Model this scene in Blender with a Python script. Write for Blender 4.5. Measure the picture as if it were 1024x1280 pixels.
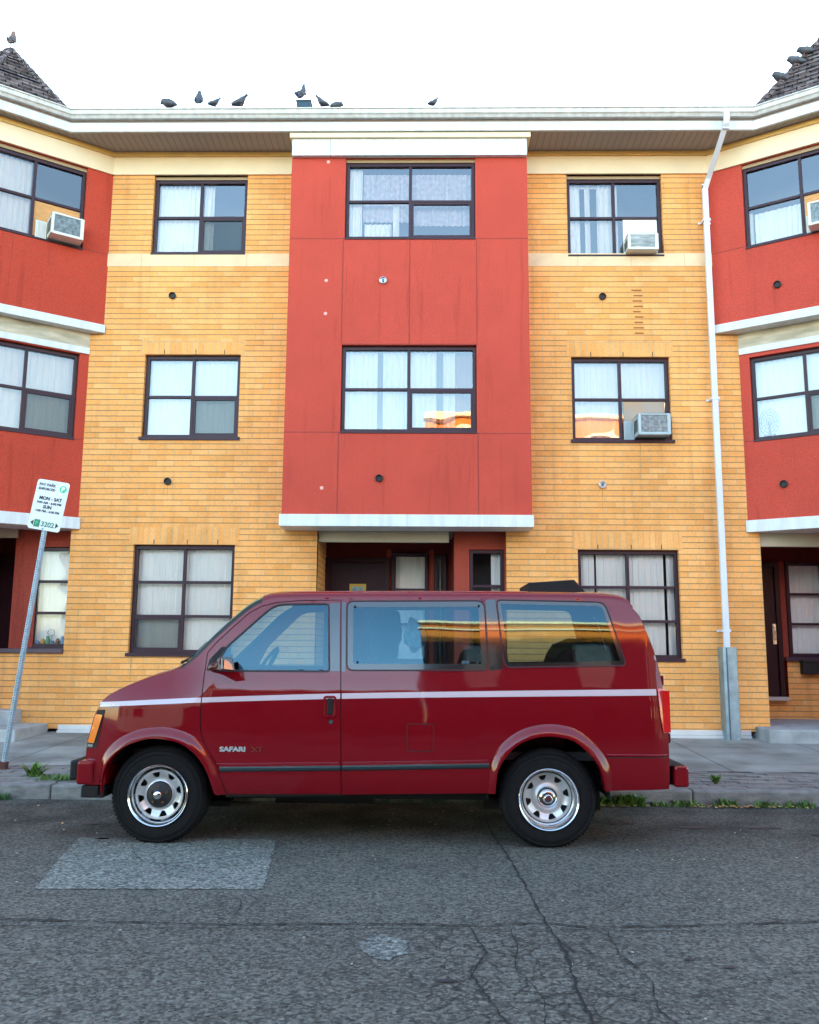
import bpy, bmesh, math, random
from mathutils import Vector, Matrix
from mathutils.geometry import delaunay_2d_cdt
R = math.radians
rnd = random.Random(7)
for o in list(bpy.data.objects): bpy.data.objects.remove(o)
S = bpy.context.scene; COL = S.collection

# ------------------------------------------------------------------ camera
cd = bpy.data.cameras.new('camera'); cam = bpy.data.objects.new('camera', cd); COL.objects.link(cam)
cd.sensor_fit = 'VERTICAL'; cd.sensor_height = 36.0; cd.lens = 1085/1280*36.0
cd.clip_start = 0.05; cd.clip_end = 2000
cam.matrix_world = Matrix.Translation((0, 0, 1.44)) @ Matrix.Rotation(R(1.0), 4, 'Z') @ \
    Matrix.Rotation(math.pi/2 + math.atan(168/1085), 4, 'X') @ Matrix.Rotation(0.007, 4, 'Z')
S.camera = cam
# ------------------------------------------------------------------ light
SUN_EL, SUN_AZ = 9.5, 14.0          # low sun behind the building, a little to the right
w = bpy.data.worlds.new('World'); S.world = w; w.use_nodes = True
nt = w.node_tree; bg = nt.nodes['Background']
sky = nt.nodes.new('ShaderNodeTexSky'); sky.sky_type = 'NISHITA'; sky.sun_disc = False
sky.sun_elevation = R(SUN_EL); sky.sun_rotation = R(SUN_AZ); sky.dust_density = 0.7; sky.ozone_density = 1.0
nt.links.new(sky.outputs[0], bg.inputs[0]); bg.inputs[1].default_value = 0.15
ld = bpy.data.lights.new('sun', 'SUN'); ld.energy = 4.8; ld.angle = R(0.5); ld.color = (1.0, 0.72, 0.45)
sun = bpy.data.objects.new('sun', ld); COL.objects.link(sun)
sd = Vector((math.sin(R(SUN_AZ))*math.cos(R(SUN_EL)), math.cos(R(SUN_AZ))*math.cos(R(SUN_EL)), math.sin(R(SUN_EL))))
sun.rotation_euler = sd.to_track_quat('Z', 'Y').to_euler(); sun.location = (0, 30, 20)
S.view_settings.view_transform = 'Standard'; S.view_settings.look = 'None'
S.view_settings.exposure = 3.2; S.view_settings.gamma = 1
S.render.engine = 'CYCLES'
S.cycles.max_bounces = 8; S.cycles.transparent_max_bounces = 16

# ------------------------------------------------------------------ materials
MATS = {}
def mat(name, col, rough=.6, metal=0, coat=0, noise=0, nscale=3, bump=0, bscale=60, spec=.5, col2=None, detail=4, coatr=.03, stretch=None):
    if name in MATS: return MATS[name]
    m = bpy.data.materials.new(name); m.use_nodes = True; n = m.node_tree.nodes; l = m.node_tree.links
    b = n['Principled BSDF']; b.inputs['Base Color'].default_value = (*col, 1)
    b.inputs['Roughness'].default_value = rough; b.inputs['Metallic'].default_value = metal
    b.inputs['Coat Weight'].default_value = coat; b.inputs['Coat Roughness'].default_value = coatr
    b.inputs['Specular IOR Level'].default_value = spec
    g = n.new('ShaderNodeNewGeometry'); src = g.outputs['Position']
    if stretch:
        mp = n.new('ShaderNodeMapping'); mp.inputs['Scale'].default_value = stretch; l.new(src, mp.inputs[0]); src = mp.outputs[0]
    if noise or col2:
        t = n.new('ShaderNodeTexNoise'); t.inputs['Scale'].default_value = nscale; t.inputs['Detail'].default_value = detail
        l.new(src, t.inputs['Vector']); mx = n.new('ShaderNodeMix'); mx.data_type = 'RGBA'
        c2 = col2 or tuple(c*(1-noise) for c in col); c1 = col if col2 else tuple(min(1, c*(1+noise)) for c in col)
        mx.inputs[6].default_value = (*c1, 1); mx.inputs[7].default_value = (*c2, 1)
        r = n.new('ShaderNodeMapRange'); r.inputs[1].default_value = .3; r.inputs[2].default_value = .7
        l.new(t.outputs['Fac'], r.inputs[0]); l.new(r.outputs[0], mx.inputs[0]); l.new(mx.outputs[2], b.inputs['Base Color'])
    if bump:
        t = n.new('ShaderNodeTexNoise'); t.inputs['Scale'].default_value = bscale; t.inputs['Detail'].default_value = 3
        l.new(g.outputs['Position'], t.inputs['Vector']); bp = n.new('ShaderNodeBump'); bp.inputs['Strength'].default_value = bump
        bp.inputs['Distance'].default_value = .01; l.new(t.outputs['Fac'], bp.inputs['Height']); l.new(bp.outputs[0], b.inputs['Normal'])
    MATS[name] = m; return m

def N(m, t, **k):
    n = m.node_tree.nodes.new(t)
    for a, v in k.items(): setattr(n, a, v)
    return n

def brick_mat(name, w=.245, h=.0815, soldier=False, c1=(.90, .43, .135), c2=(.84, .355, .090), mort=(.66, .42, .20)):
    m = mat(name, c1, .85, spec=.25); l = m.node_tree.links; b = m.node_tree.nodes['Principled BSDF']
    uv = N(m, 'ShaderNodeUVMap'); mp = N(m, 'ShaderNodeMapping'); l.new(uv.outputs[0], mp.inputs[0])
    if soldier: mp.inputs['Rotation'].default_value = (0, 0, math.pi/2)
    br = N(m, 'ShaderNodeTexBrick'); l.new(mp.outputs[0], br.inputs['Vector'])
    br.offset = 0 if soldier else .5; br.offset_frequency = 2; br.squash = 1
    for k, v in (('Scale', 1), ('Mortar Size', .0055), ('Mortar Smooth', .15), ('Bias', -.1), ('Brick Width', w), ('Row Height', h)): br.inputs[k].default_value = v
    br.inputs['Color1'].default_value = (*c1, 1); br.inputs['Color2'].default_value = (*c2, 1); br.inputs['Mortar'].default_value = (*mort, 1)
    # second, shifted brick lookup adds paler and pinker bricks
    br2 = N(m, 'ShaderNodeTexBrick'); l.new(mp.outputs[0], br2.inputs['Vector']); br2.offset = br.offset; br2.offset_frequency = 2; br2.squash = 1
    for k, v in (('Scale', 1), ('Mortar Size', 0), ('Bias', -.2), ('Brick Width', w), ('Row Height', h)): br2.inputs[k].default_value = v
    mp2 = N(m, 'ShaderNodeMapping'); mp2.inputs['Location'].default_value = (w*14, h*22, 0); l.new(mp.outputs[0], mp2.inputs[0]); l.new(mp2.outputs[0], br2.inputs['Vector'])
    br2.inputs['Color1'].default_value = (1.06, 1.07, 1.16, 1); br2.inputs['Color2'].default_value = (.98, .95, .94, 1)
    sp = N(m, 'ShaderNodeSeparateXYZ'); l.new(mp.outputs[0], sp.inputs[0]); dv = N(m, 'ShaderNodeMath', operation='DIVIDE'); dv.inputs[1].default_value = h; l.new(sp.outputs[1], dv.inputs[0])
    fc = N(m, 'ShaderNodeMath', operation='FRACT'); l.new(dv.outputs[0], fc.inputs[0]); gt = N(m, 'ShaderNodeMath', operation='LESS_THAN'); gt.inputs[1].default_value = .075; l.new(fc.outputs[0], gt.inputs[0])
    gt2 = N(m, 'ShaderNodeMath', operation='GREATER_THAN'); gt2.inputs[1].default_value = .925; l.new(fc.outputs[0], gt2.inputs[0]); ga = N(m, 'ShaderNodeMath', operation='ADD'); l.new(gt.outputs[0], ga.inputs[0]); l.new(gt2.outputs[0], ga.inputs[1])
    mm = N(m, 'ShaderNodeMix', data_type='RGBA'); mm.inputs[6].default_value = (*mort, 1); mm.inputs[7].default_value = (*(mort if soldier else (.40, .22, .095)), 1); l.new(ga.outputs[0], mm.inputs[0]); l.new(mm.outputs[2], br.inputs['Mortar'])  # bed joints darker than head joints: raked-joint shadow put into the colour
    mx = N(m, 'ShaderNodeMix', data_type='RGBA', blend_type='MULTIPLY'); mx.inputs[0].default_value = .9
    l.new(br.outputs['Color'], mx.inputs[6]); l.new(br2.outputs['Color'], mx.inputs[7])
    t = N(m, 'ShaderNodeTexNoise'); t.inputs['Scale'].default_value = .9; t.inputs['Detail'].default_value = 6
    g = N(m, 'ShaderNodeNewGeometry'); l.new(g.outputs['Position'], t.inputs['Vector'])
    r = N(m, 'ShaderNodeMapRange'); r.inputs[1].default_value = .3; r.inputs[2].default_value = .75; r.inputs[3].default_value = .86; r.inputs[4].default_value = 1.12
    l.new(t.outputs['Fac'], r.inputs[0])
    t2 = N(m, 'ShaderNodeTexNoise'); t2.inputs['Scale'].default_value = 45; l.new(g.outputs['Position'], t2.inputs['Vector'])
    r2 = N(m, 'ShaderNodeMapRange'); r2.inputs[1].default_value = .3; r2.inputs[2].default_value = .7; r2.inputs[3].default_value = .93; r2.inputs[4].default_value = 1.07
    l.new(t2.outputs['Fac'], r2.inputs[0]); ml = N(m, 'ShaderNodeMath', operation='MULTIPLY'); l.new(r.outputs[0], ml.inputs[0]); l.new(r2.outputs[0], ml.inputs[1])
    mp3 = N(m, 'ShaderNodeMapping'); mp3.inputs['Scale'].default_value = (4, 4, .3); l.new(g.outputs['Position'], mp3.inputs[0]); t3 = N(m, 'ShaderNodeTexNoise'); t3.inputs['Scale'].default_value = 1.7; t3.inputs['Detail'].default_value = 5; l.new(mp3.outputs[0], t3.inputs['Vector'])
    r3 = N(m, 'ShaderNodeMapRange'); r3.inputs[1].default_value = .25; r3.inputs[2].default_value = .48; r3.inputs[3].default_value = .84; r3.inputs[4].default_value = 1; l.new(t3.outputs['Fac'], r3.inputs[0]); ml2 = N(m, 'ShaderNodeMath', operation='MULTIPLY'); l.new(ml.outputs[0], ml2.inputs[0]); l.new(r3.outputs[0], ml2.inputs[1])
    mx2 = N(m, 'ShaderNodeVectorMath', operation='SCALE'); l.new(mx.outputs[2], mx2.inputs[0]); l.new(ml2.outputs[0], mx2.inputs['Scale'])
    l.new(mx2.outputs[0], b.inputs['Base Color'])
    bp = N(m, 'ShaderNodeBump', invert=True); bp.inputs['Strength'].default_value = 1; bp.inputs['Distance'].default_value = .007
    l.new(br.outputs['Fac'], bp.inputs['Height']); l.new(bp.outputs[0], b.inputs['Normal'])
    return m

def stucco_mat(name, c):
    m = mat(name, c, .9, bump=.55, bscale=70, spec=.2); l = m.node_tree.links; b = m.node_tree.nodes['Principled BSDF']
    g = N(m, 'ShaderNodeNewGeometry'); t = N(m, 'ShaderNodeTexNoise'); t.inputs['Scale'].default_value = 1.3; t.inputs['Detail'].default_value = 7; t.inputs['Roughness'].default_value = .62
    l.new(g.outputs['Position'], t.inputs['Vector'])
    mp = N(m, 'ShaderNodeMapping'); mp.inputs['Scale'].default_value = (5, 5, .35); l.new(g.outputs['Position'], mp.inputs[0])
    t2 = N(m, 'ShaderNodeTexNoise'); t2.inputs['Scale'].default_value = 2; l.new(mp.outputs[0], t2.inputs['Vector'])
    t3 = N(m, 'ShaderNodeTexNoise'); t3.inputs['Scale'].default_value = 90; l.new(g.outputs['Position'], t3.inputs['Vector'])
    def rg(s, a, b2, c_, d_):
        r = N(m, 'ShaderNodeMapRange'); r.inputs[1].default_value = a; r.inputs[2].default_value = b2; r.inputs[3].default_value = c_; r.inputs[4].default_value = d_
        l.new(s, r.inputs[0]); return r.outputs[0]
    a = rg(t.outputs['Fac'], .3, .7, .92, 1.06); c_ = rg(t2.outputs['Fac'], .22, .42, .80, 1.0); e = rg(t3.outputs['Fac'], .35, .65, .84, 1.16)
    m1 = N(m, 'ShaderNodeMath', operation='MULTIPLY'); l.new(a, m1.inputs[0]); l.new(c_, m1.inputs[1])
    m2 = N(m, 'ShaderNodeMath', operation='MULTIPLY'); l.new(m1.outputs[0], m2.inputs[0]); l.new(e, m2.inputs[1])
    v = N(m, 'ShaderNodeVectorMath', operation='SCALE'); v.inputs[0].default_value = c; l.new(m2.outputs[0], v.inputs['Scale']); l.new(v.outputs[0], b.inputs['Base Color'])
    return m

def glass_mat(name, tint=(.92, .96, .97), ior=1.75, rough=0.0, wave=0, gc=(.93, .97, 1)):
    m = bpy.data.materials.new(name); m.use_nodes = True; n = m.node_tree.nodes; l = m.node_tree.links; n.clear()
    o = n.new('ShaderNodeOutputMaterial'); mx = n.new('ShaderNodeMixShader'); f = n.new('ShaderNodeFresnel'); f.inputs[0].default_value = ior
    t = n.new('ShaderNodeBsdfTransparent'); t.inputs[0].default_value = (*tint, 1); g = n.new('ShaderNodeBsdfGlossy'); g.inputs['Roughness'].default_value = rough; g.inputs['Color'].default_value = (*gc, 1)
    if wave:
        tx = n.new('ShaderNodeTexNoise'); tx.inputs['Scale'].default_value = 1.6; tx.inputs['Detail'].default_value = 1; ge = n.new('ShaderNodeNewGeometry')
        l.new(ge.outputs['Position'], tx.inputs['Vector']); bp = n.new('ShaderNodeBump'); bp.inputs['Strength'].default_value = 1; bp.inputs['Distance'].default_value = wave
        l.new(tx.outputs['Fac'], bp.inputs['Height']); l.new(bp.outputs[0], g.inputs['Normal'])
    l.new(f.outputs[0], mx.inputs[0]); l.new(t.outputs[0], mx.inputs[1]); l.new(g.outputs[0], mx.inputs[2]); l.new(mx.outputs[0], o.inputs[0])
    MATS[name] = m; return m

def screen_mat():
    m = bpy.data.materials.new('insect_screen'); m.use_nodes = True; n = m.node_tree.nodes; l = m.node_tree.links; n.clear()
    o = n.new('ShaderNodeOutputMaterial'); mx = n.new('ShaderNodeMixShader'); t = n.new('ShaderNodeBsdfTransparent')
    d = n.new('ShaderNodeBsdfDiffuse'); d.inputs[0].default_value = (.05, .075, .07, 1); mx.inputs[0].default_value = .42
    l.new(t.outputs[0], mx.inputs[1]); l.new(d.outputs[0], mx.inputs[2]); l.new(mx.outputs[0], o.inputs[0]); return m

BRICK = brick_mat('yellow_brick'); SOLD = brick_mat('soldier_brick', .30, .0815, True)
RED = stucco_mat('red_stucco', (.545, .076, .050)); RED2 = stucco_mat('deep_red_stucco', (.50, .064, .036)); PORCH = stucco_mat('porch_shade_maroon', (.13, .022, .016)); PIER = stucco_mat('pier_red', (.34, .062, .040))  # PORCH carries the deep shade of the recess in its colour
JOINT = mat('stucco_joint', (.30, .045, .035), .9)
TRIM = mat('white_metal_trim', (.74, .78, .80), .45, col2=(.60, .62, .60), nscale=2.5, stretch=(5, 5, .7), detail=7)
CREAM = mat('cream_board', (.84, .67, .44), .6, noise=.05, nscale=2.5)
CREAMD = mat('ochre_board', (.66, .42, .13), .6, noise=.08)
BEIGE = mat('beige_board', (.50, .44, .33), .6, noise=.08)
BAND = mat('cast_stone', (.82, .60, .36), .85, noise=.07, nscale=6, bump=.3)
STAINB = mat('weathered_board', (.70, .62, .46), .8, col2=(.33, .29, .20), nscale=3.2, stretch=(.8, .8, 3.5))
SOFFIT = mat('soffit_vinyl', (.30, .25, .22), .5, noise=.08)
FRAME = mat('plum_aluminium', (.040, .016, .026), .42, noise=.1, spec=.3)
FRAME2 = mat('plum_sill', (.060, .032, .055), .38)
FLASH = mat('window_flashing', (.42, .30, .17), .5)
GLASS = glass_mat('window_glass', (.98, .98, .97), 2.2, wave=.005); GLASSL = glass_mat('street_glass', (.98, .98, .97), 1.5, wave=.010); SCREEN = screen_mat()
CURT = mat('white_curtain', (.94, .93, .89), .9, noise=.04, nscale=6, stretch=(6, 6, .4)); LACE = mat('lace_curtain', (.72, .66, .72), .9, col2=(.50, .45, .54), nscale=16)
DRAPE = mat('brown_drape', (.34, .13, .06), .9, noise=.2)
ROOM = mat('dim_room', (.07, .06, .055), .95)
DOORM = mat('maroon_door', (.028, .006, .010), .45, noise=.12, spec=.25)
CONC = mat('concrete', (.34, .34, .33), .9, noise=.14, nscale=5, bump=.5, bscale=80)
CONCW = mat('pale_foundation', (.66, .64, .60), .85, noise=.12, nscale=4, bump=.3)
GALV = mat('galvanised_steel', (.30, .40, .46), .45, .65, noise=.2, nscale=9, bump=.1, bscale=30)
ZINC = mat('galvanised_post', (.33, .43, .50), .5, .4, noise=.2, nscale=20)
BLACKV = mat('black_vent', (.012, .010, .010), .6)
SHINGLE = mat('asphalt_shingle', (.12, .095, .10), .95)
# ------------------------------------------------------------------ mesh helpers
WL = {}
class MB:
    def __init__(s, M=None): s.v = []; s.f = []; s.M = M or Matrix.Identity(4); s.uv = {}
    def add(s, vs, fs, M=None):
        T = s.M @ M if M else s.M; n = len(s.v)
        s.v += [T @ Vector(v) for v in vs]; s.f += [tuple(i+n for i in f) for f in fs]; return s
    def quad(s, a, b, c, d): return s.add([a, b, c, d], [(0, 1, 2, 3)])
    def box(s, x0, x1, y0, y1, z0, z1, M=None):
        return s.add([(x0, y0, z0), (x1, y0, z0), (x1, y1, z0), (x0, y1, z0), (x0, y0, z1), (x1, y0, z1), (x1, y1, z1), (x0, y1, z1)],
                     [(0, 1, 5, 4), (1, 2, 6, 5), (2, 3, 7, 6), (3, 0, 4, 7), (4, 5, 6, 7), (3, 2, 1, 0)], M)
    def prism(s, poly, y0, y1):     # poly in (x, z), extruded along y
        n = len(poly); vs = [(x, y0, z) for x, z in poly] + [(x, y1, z) for x, z in poly]
        fs = [tuple(range(n)), tuple(range(2*n-1, n-1, -1))] + [(i, i+n, (i+1) % n+n, (i+1) % n) for i in range(n)]
        return s.add(vs, fs)
    def tube(s, pts, r, n=8, caps=True, sq=None):
        P = [Vector(p) for p in pts]; rings = []; vs = []; up0 = None
        for i, p in enumerate(P):
            d = (P[min(i+1, len(P)-1)] - P[max(i-1, 0)]).normalized()
            u = up0 - d*up0.dot(d) if up0 is not None else (Vector((0, 0, 1)).cross(d) if abs(d.z) < .95 else Vector((1, 0, 0)).cross(d))
            u.normalize(); up0 = u; v = d.cross(u); rr = r[i] if isinstance(r, (list, tuple)) else r
            for k in range(n):
                a = 2*math.pi*(k+.5)/n; vs.append(p + u*math.cos(a)*rr*(sq or 1) + v*math.sin(a)*rr)
        fs = [(i*n+k, i*n+(k+1) % n, (i+1)*n+(k+1) % n, (i+1)*n+k) for i in range(len(P)-1) for k in range(n)]
        if caps: fs += [tuple(range(n-1, -1, -1)), tuple((len(P)-1)*n+k for k in range(n))]
        return s.add(vs, fs)
    def lathe(s, prof, c, axis='y', n=48, M=None):   # prof: (radius, offset along axis)
        vs = []
        for r, h in prof:
            for k in range(n):
                a = 2*math.pi*k/n; x, z = r*math.cos(a), r*math.sin(a)
                vs.append((c[0]+x, c[1]+h, c[2]+z) if axis == 'y' else (c[0]+x, c[1]+z, c[2]+h))
        fs = [(i*n+k, (i+1)*n+k, (i+1)*n+(k+1) % n, i*n+(k+1) % n) for i in range(len(prof)-1) for k in range(n)]
        return s.add(vs, fs, M)
    def build(s, name, m, parent=None, smooth=False, bevel=0, uvdir=None, recalc=True, seg=2, wn=False):
        base = WL.get(parent.name, Vector((0, 0, 0))) if parent else Vector((0, 0, 0))
        me = bpy.data.meshes.new(name); me.from_pydata([v - base for v in s.v], [], s.f); me.update()
        if recalc:
            bm = bmesh.new(); bm.from_mesh(me); bmesh.ops.remove_doubles(bm, verts=bm.verts, dist=1e-5)
            bmesh.ops.recalc_face_normals(bm, faces=bm.faces); bm.to_mesh(me); bm.free()
        me.materials.append(m)
        uv = me.uv_layers.new(name='UVMap')
        for p in me.polygons:
            nn = p.normal; t = Vector((-nn.y, nn.x, 0))
            if t.length < .2: t = Vector((1, 0, 0))
            t.normalize()
            if t.x < 0: t = -t
            for li in p.loop_indices:
                v = me.vertices[me.loops[li].vertex_index].co + base
                uv.data[li].uv = (v.dot(t) + 50, (v.z if abs(nn.z) < .8 else v.y) + 50)
        if smooth:
            for p in me.polygons: p.use_smooth = True
            me.set_sharp_from_angle(angle=R(smooth if smooth is not True else 40))
        o = bpy.data.objects.new(name, me); COL.objects.link(o)
        if parent: o.parent = parent
        WL[o.name] = base
        if bevel:
            b = o.modifiers.new('bevel', 'BEVEL'); b.width = bevel; b.segments = seg; b.limit_method = 'ANGLE'
        return o

def tag(o, label=None, cat=None, group=None, kind=None):
    for k, v in (('label', label), ('category', cat), ('group', group), ('kind', kind)):
        if v: o[k] = v
    return o
def thing(name, loc, label, cat, group=None):
    o = bpy.data.objects.new(name, None); o.empty_display_size = .2; COL.objects.link(o); o.location = loc
    WL[o.name] = Vector(loc); return tag(o, label, cat, group)
def struct(mb, name, m, **k): return tag(mb.build(name, m, **k), kind='structure')

def boxes(M, name, m, lst, parent, bevel=0):
    o = None
    for b in lst: mb = MB(M); mb.box(*b); o = mb.build(name, m, parent, bevel=bevel)
    return o
def wall(mb, x0, x1, z0, z1, holes, y=0, depth=.12):
    xs = sorted({x0, x1, *[h[0] for h in holes], *[h[1] for h in holes]}); zs = sorted({z0, z1, *[h[2] for h in holes], *[h[3] for h in holes]})
    xs = [x for x in xs if x0 <= x <= x1]; zs = [z for z in zs if z0 <= z <= z1]
    for a, b in zip(xs, xs[1:]):
        for c, d in zip(zs, zs[1:]):
            mx, mz = (a+b)/2, (c+d)/2
            if any(h[0] < mx < h[1] and h[2] < mz < h[3] for h in holes): continue
            mb.quad((a, y, c), (b, y, c), (b, y, d), (a, y, d))
    for a, b, c, d in holes:
        if a > x0-1e-6: mb.quad((a, y, c), (a, y, d), (a, y+depth, d), (a, y+depth, c))
        if b < x1+1e-6: mb.quad((b, y, c), (b, y+depth, c), (b, y+depth, d), (b, y, d))
        mb.quad((a, y, d), (b, y, d), (b, y+depth, d), (a, y+depth, d)); mb.quad((a, y, c), (a, y+depth, c), (b, y+depth, c), (b, y, c))

# ------------------------------------------------------------------ ground
def road_mat(nm='asphalt', base=(.096, .091, .077), full=True):
    m = mat(nm, (.075, .08, .085), .88, spec=.35); l = m.node_tree.links; b = m.node_tree.nodes['Principled BSDF']
    g = N(m, 'ShaderNodeNewGeometry'); P = g.outputs['Position']
    def noise(sc, d=3, v=None, ro=.5):
        t = N(m, 'ShaderNodeTexNoise'); t.inputs['Scale'].default_value = sc; t.inputs['Detail'].default_value = d; t.inputs['Roughness'].default_value = ro
        l.new(v or P, t.inputs['Vector']); return t.outputs['Fac']
    def rg(s, a, b2, c_, d_, sm=False):
        r = N(m, 'ShaderNodeMapRange'); r.inputs[1].default_value = a; r.inputs[2].default_value = b2; r.inputs[3].default_value = c_; r.inputs[4].default_value = d_
        if sm: r.interpolation_type = 'SMOOTHSTEP'
        l.new(s, r.inputs[0]); return r.outputs[0]
    def mul(a, c_):
        q = N(m, 'ShaderNodeMath', operation='MULTIPLY'); l.new(a, q.inputs[0]); l.new(c_, q.inputs[1]); return q.outputs[0]
    v = N(m, 'ShaderNodeTexVoronoi'); v.inputs['Scale'].default_value = 62; l.new(P, v.inputs['Vector'])
    sep = N(m, 'ShaderNodeSeparateColor'); l.new(v.outputs['Color'], sep.inputs[0])
    agg = rg(sep.outputs[0], 0, 1, .42, 1.75); fine = rg(noise(48, 3, None, .7), .32, .68, .55, 1.5)
    mid = rg(noise(5, 5, None, .65), .3, .7, .84, 1.14); big = rg(noise(.7, 4), .3, .7, .86, 1.12)
    f = mul(mul(mul(agg, fine), mid), big)
    # alligator cracking in one area of the road
    sx = N(m, 'ShaderNodeSeparateXYZ'); l.new(P, sx.inputs[0])
    wv = N(m, 'ShaderNodeTexNoise'); wv.inputs['Scale'].default_value = 3; l.new(P, wv.inputs['Vector'])
    ad = N(m, 'ShaderNodeVectorMath', operation='MULTIPLY_ADD'); l.new(wv.outputs['Color'], ad.inputs[0]); ad.inputs[1].default_value = (.25, .25, 0); l.new(P, ad.inputs[2])
    vc = N(m, 'ShaderNodeTexVoronoi', feature='DISTANCE_TO_EDGE'); vc.inputs['Scale'].default_value = 7.5; l.new(ad.outputs[0], vc.inputs['Vector'])
    ck = rg(vc.outputs['Distance'], .0, .07, 1, 0)
    dx = N(m, 'ShaderNodeMath', operation='SUBTRACT'); l.new(sx.outputs[0], dx.inputs[0]); dx.inputs[1].default_value = .45
    ab = N(m, 'ShaderNodeMath', operation='ABSOLUTE'); l.new(dx.outputs[0], ab.inputs[0])
    mask = mul(rg(ab.outputs[0], .38, .62, 1, 0, True), rg(sx.outputs[1], 4.6, 4.95, 1, 0, True))
    mask = mul(mask, rg(noise(2.3, 3), .34, .48, .45, 1, True)); ck = mul(ck, mask)
    vc2 = N(m, 'ShaderNodeTexVoronoi', feature='DISTANCE_TO_EDGE'); vc2.inputs['Scale'].default_value = 1.1; l.new(ad.outputs[0], vc2.inputs['Vector'])
    ck2 = mul(rg(vc2.outputs['Distance'], 0, .006, .55, 0), rg(noise(1.1, 2), .5, .58, 0, 1, True))
    sb = N(m, 'ShaderNodeMath', operation='ADD', use_clamp=True); l.new(ck, sb.inputs[0]); l.new(ck2, sb.inputs[1])
    inv = rg(sb.outputs[0], 0, 1, 1, .34)
    if full: f = mul(f, inv)
    # darker parking strip by the kerb: oily stains plus painted shadow under the van
    oil_shade = rg(sx.outputs[1], 6.2, 7.4, 0, 1, True); oil_shade = mul(oil_shade, rg(noise(2.5, 4), .4, .62, .25, 1)); f = mul(f, rg(oil_shade, 0, 1, 1, .42))
    vs = N(m, 'ShaderNodeVectorMath', operation='SCALE'); vs.inputs[0].default_value = base; l.new(f, vs.inputs['Scale']); l.new(vs.outputs[0], b.inputs['Base Color'])
    bp = N(m, 'ShaderNodeBump'); bp.inputs['Strength'].default_value = .8; bp.inputs['Distance'].default_value = .006
    l.new(fine, bp.inputs['Height']); l.new(bp.outputs[0], b.inputs['Normal'])
    return m
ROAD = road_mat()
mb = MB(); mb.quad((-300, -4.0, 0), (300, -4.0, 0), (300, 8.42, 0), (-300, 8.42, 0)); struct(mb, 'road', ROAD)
mb = MB(); mb.quad((-400, -400, -.02), (400, -400, -.02), (400, 400, -.02), (-400, 400, -.02)); struct(mb, 'ground', mat('far_ground', (.12, .12, .10), .95, noise=.2, nscale=.2))
KY = 8.40
# kerb with slightly uneven stones
mb = MB(); x = -14
while x < 14:
    L = 1.5; dz = rnd.uniform(-.006, .006); dy = rnd.uniform(-.008, .008)
    mb.box(x+.004, x+L-.004, KY+dy, KY+.16, -.05, .135+dz); x += L
struct(mb, 'kerb', mat('kerb_concrete', (.25, .245, .235), .9, col2=(.13, .125, .12), nscale=7, bump=.6, bscale=50, stretch=(1, 1, 2)), bevel=.018)
def zwalk(y): return .137 + (y-8.55)*.033
def slab_mat():
    m = mat('sidewalk_concrete', (.235, .24, .222), .9, noise=.38, nscale=1.9, bump=.4, bscale=120, detail=8); return m
mb = MB()
ys = [8.56, 9.95, 11.2, 12.2]; xs = [-15, -12, -9.2, -7.6, -6.0, -4.5, -2.9, -1.35, .2, 1.7, 3.25, 4.8, 6.4, 8, 11, 15]
for i, (a, b) in enumerate(zip(xs, xs[1:])):
    for j, (c, d) in enumerate(zip(ys, ys[1:])):
        if j == 0: c = 9.45
        g = .006; mb.quad((a+g, c+g, zwalk(c)), (b-g, c+g, zwalk(c)), (b-g, d-g, zwalk(d)), (a+g, d-g, zwalk(d)))
struct(mb, 'sidewalk', slab_mat())
mb = MB(); mb.quad((-15, 8.5, zwalk(8.5)-.012), (15, 8.5, zwalk(8.5)-.012), (15, 12.3, zwalk(12.3)-.012), (-15, 12.3, zwalk(12.3)-.012))
struct(mb, 'sidewalk_bed', mat('joint_dirt', (.045, .043, .036), .95, noise=.3, nscale=15))
# brick paver strip along the kerb
mb = MB(); pr = random.Random(3)
for j in range(8):
    for i in range(-42, 42):
        x0 = i*.22 + (j % 2)*.11; y0 = 8.565 + j*.11
        if pr.random() < .015: continue
        h = pr.uniform(-.006, .007); zz = zwalk(y0)
        t = pr.uniform(-.004, .004)
        mb.add([(x0+.004, y0+.004, zz-.03), (x0+.216, y0+.004, zz-.03), (x0+.216, y0+.106, zz-.03), (x0+.004, y0+.106, zz-.03),
                (x0+.004, y0+.004, zz+h), (x0+.216, y0+.004, zz+h+t), (x0+.216, y0+.106, zz+h+t), (x0+.004, y0+.106, zz+h)],
               [(0, 1, 5, 4), (1, 2, 6, 5), (2, 3, 7, 6), (3, 0, 4, 7), (4, 5, 6, 7)])
struct(mb, 'paver_strip', mat('grey_pavers', (.25, .24, .225), .9, col2=(.15, .14, .135), nscale=4, bump=.5, bscale=70))
# pale concrete patch and cracks
def jag(pts, step=.05, j=.006, r=rnd):
    out = []
    for a, b in zip(pts, pts[1:]):
        n = max(1, int(math.dist(a, b)/step))
        for k in range(n):
            t = k/n; out.append((a[0]+(b[0]-a[0])*t + r.uniform(-j, j), a[1]+(b[1]-a[1])*t + r.uniform(-j, j)))
    return out + [pts[-1]]
PATCHM = road_mat('patch_concrete', (.158, .162, .142), False)
mb = MB(); pl = jag([(-2.30, 5.39), (-1.6, 5.42), (-.95, 5.45), (-1.05, 6.35), (-1.1, 6.78), (-1.9, 6.80), (-2.58, 6.78), (-2.50, 6.32), (-2.30, 5.39)], .03, .008)
mb.add([(x, y, .004) for x, y in pl[:-1]], [tuple(range(len(pl)-1))]); struct(mb, 'road_patch', PATCHM)
mb = MB(); pl = [(-.33+.14*math.cos(a)*rnd.uniform(.75, 1.15)+.14, 4.47+.17*math.sin(a)*rnd.uniform(.75, 1.15)) for a in [k*math.pi/12 for k in range(24)]]
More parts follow.
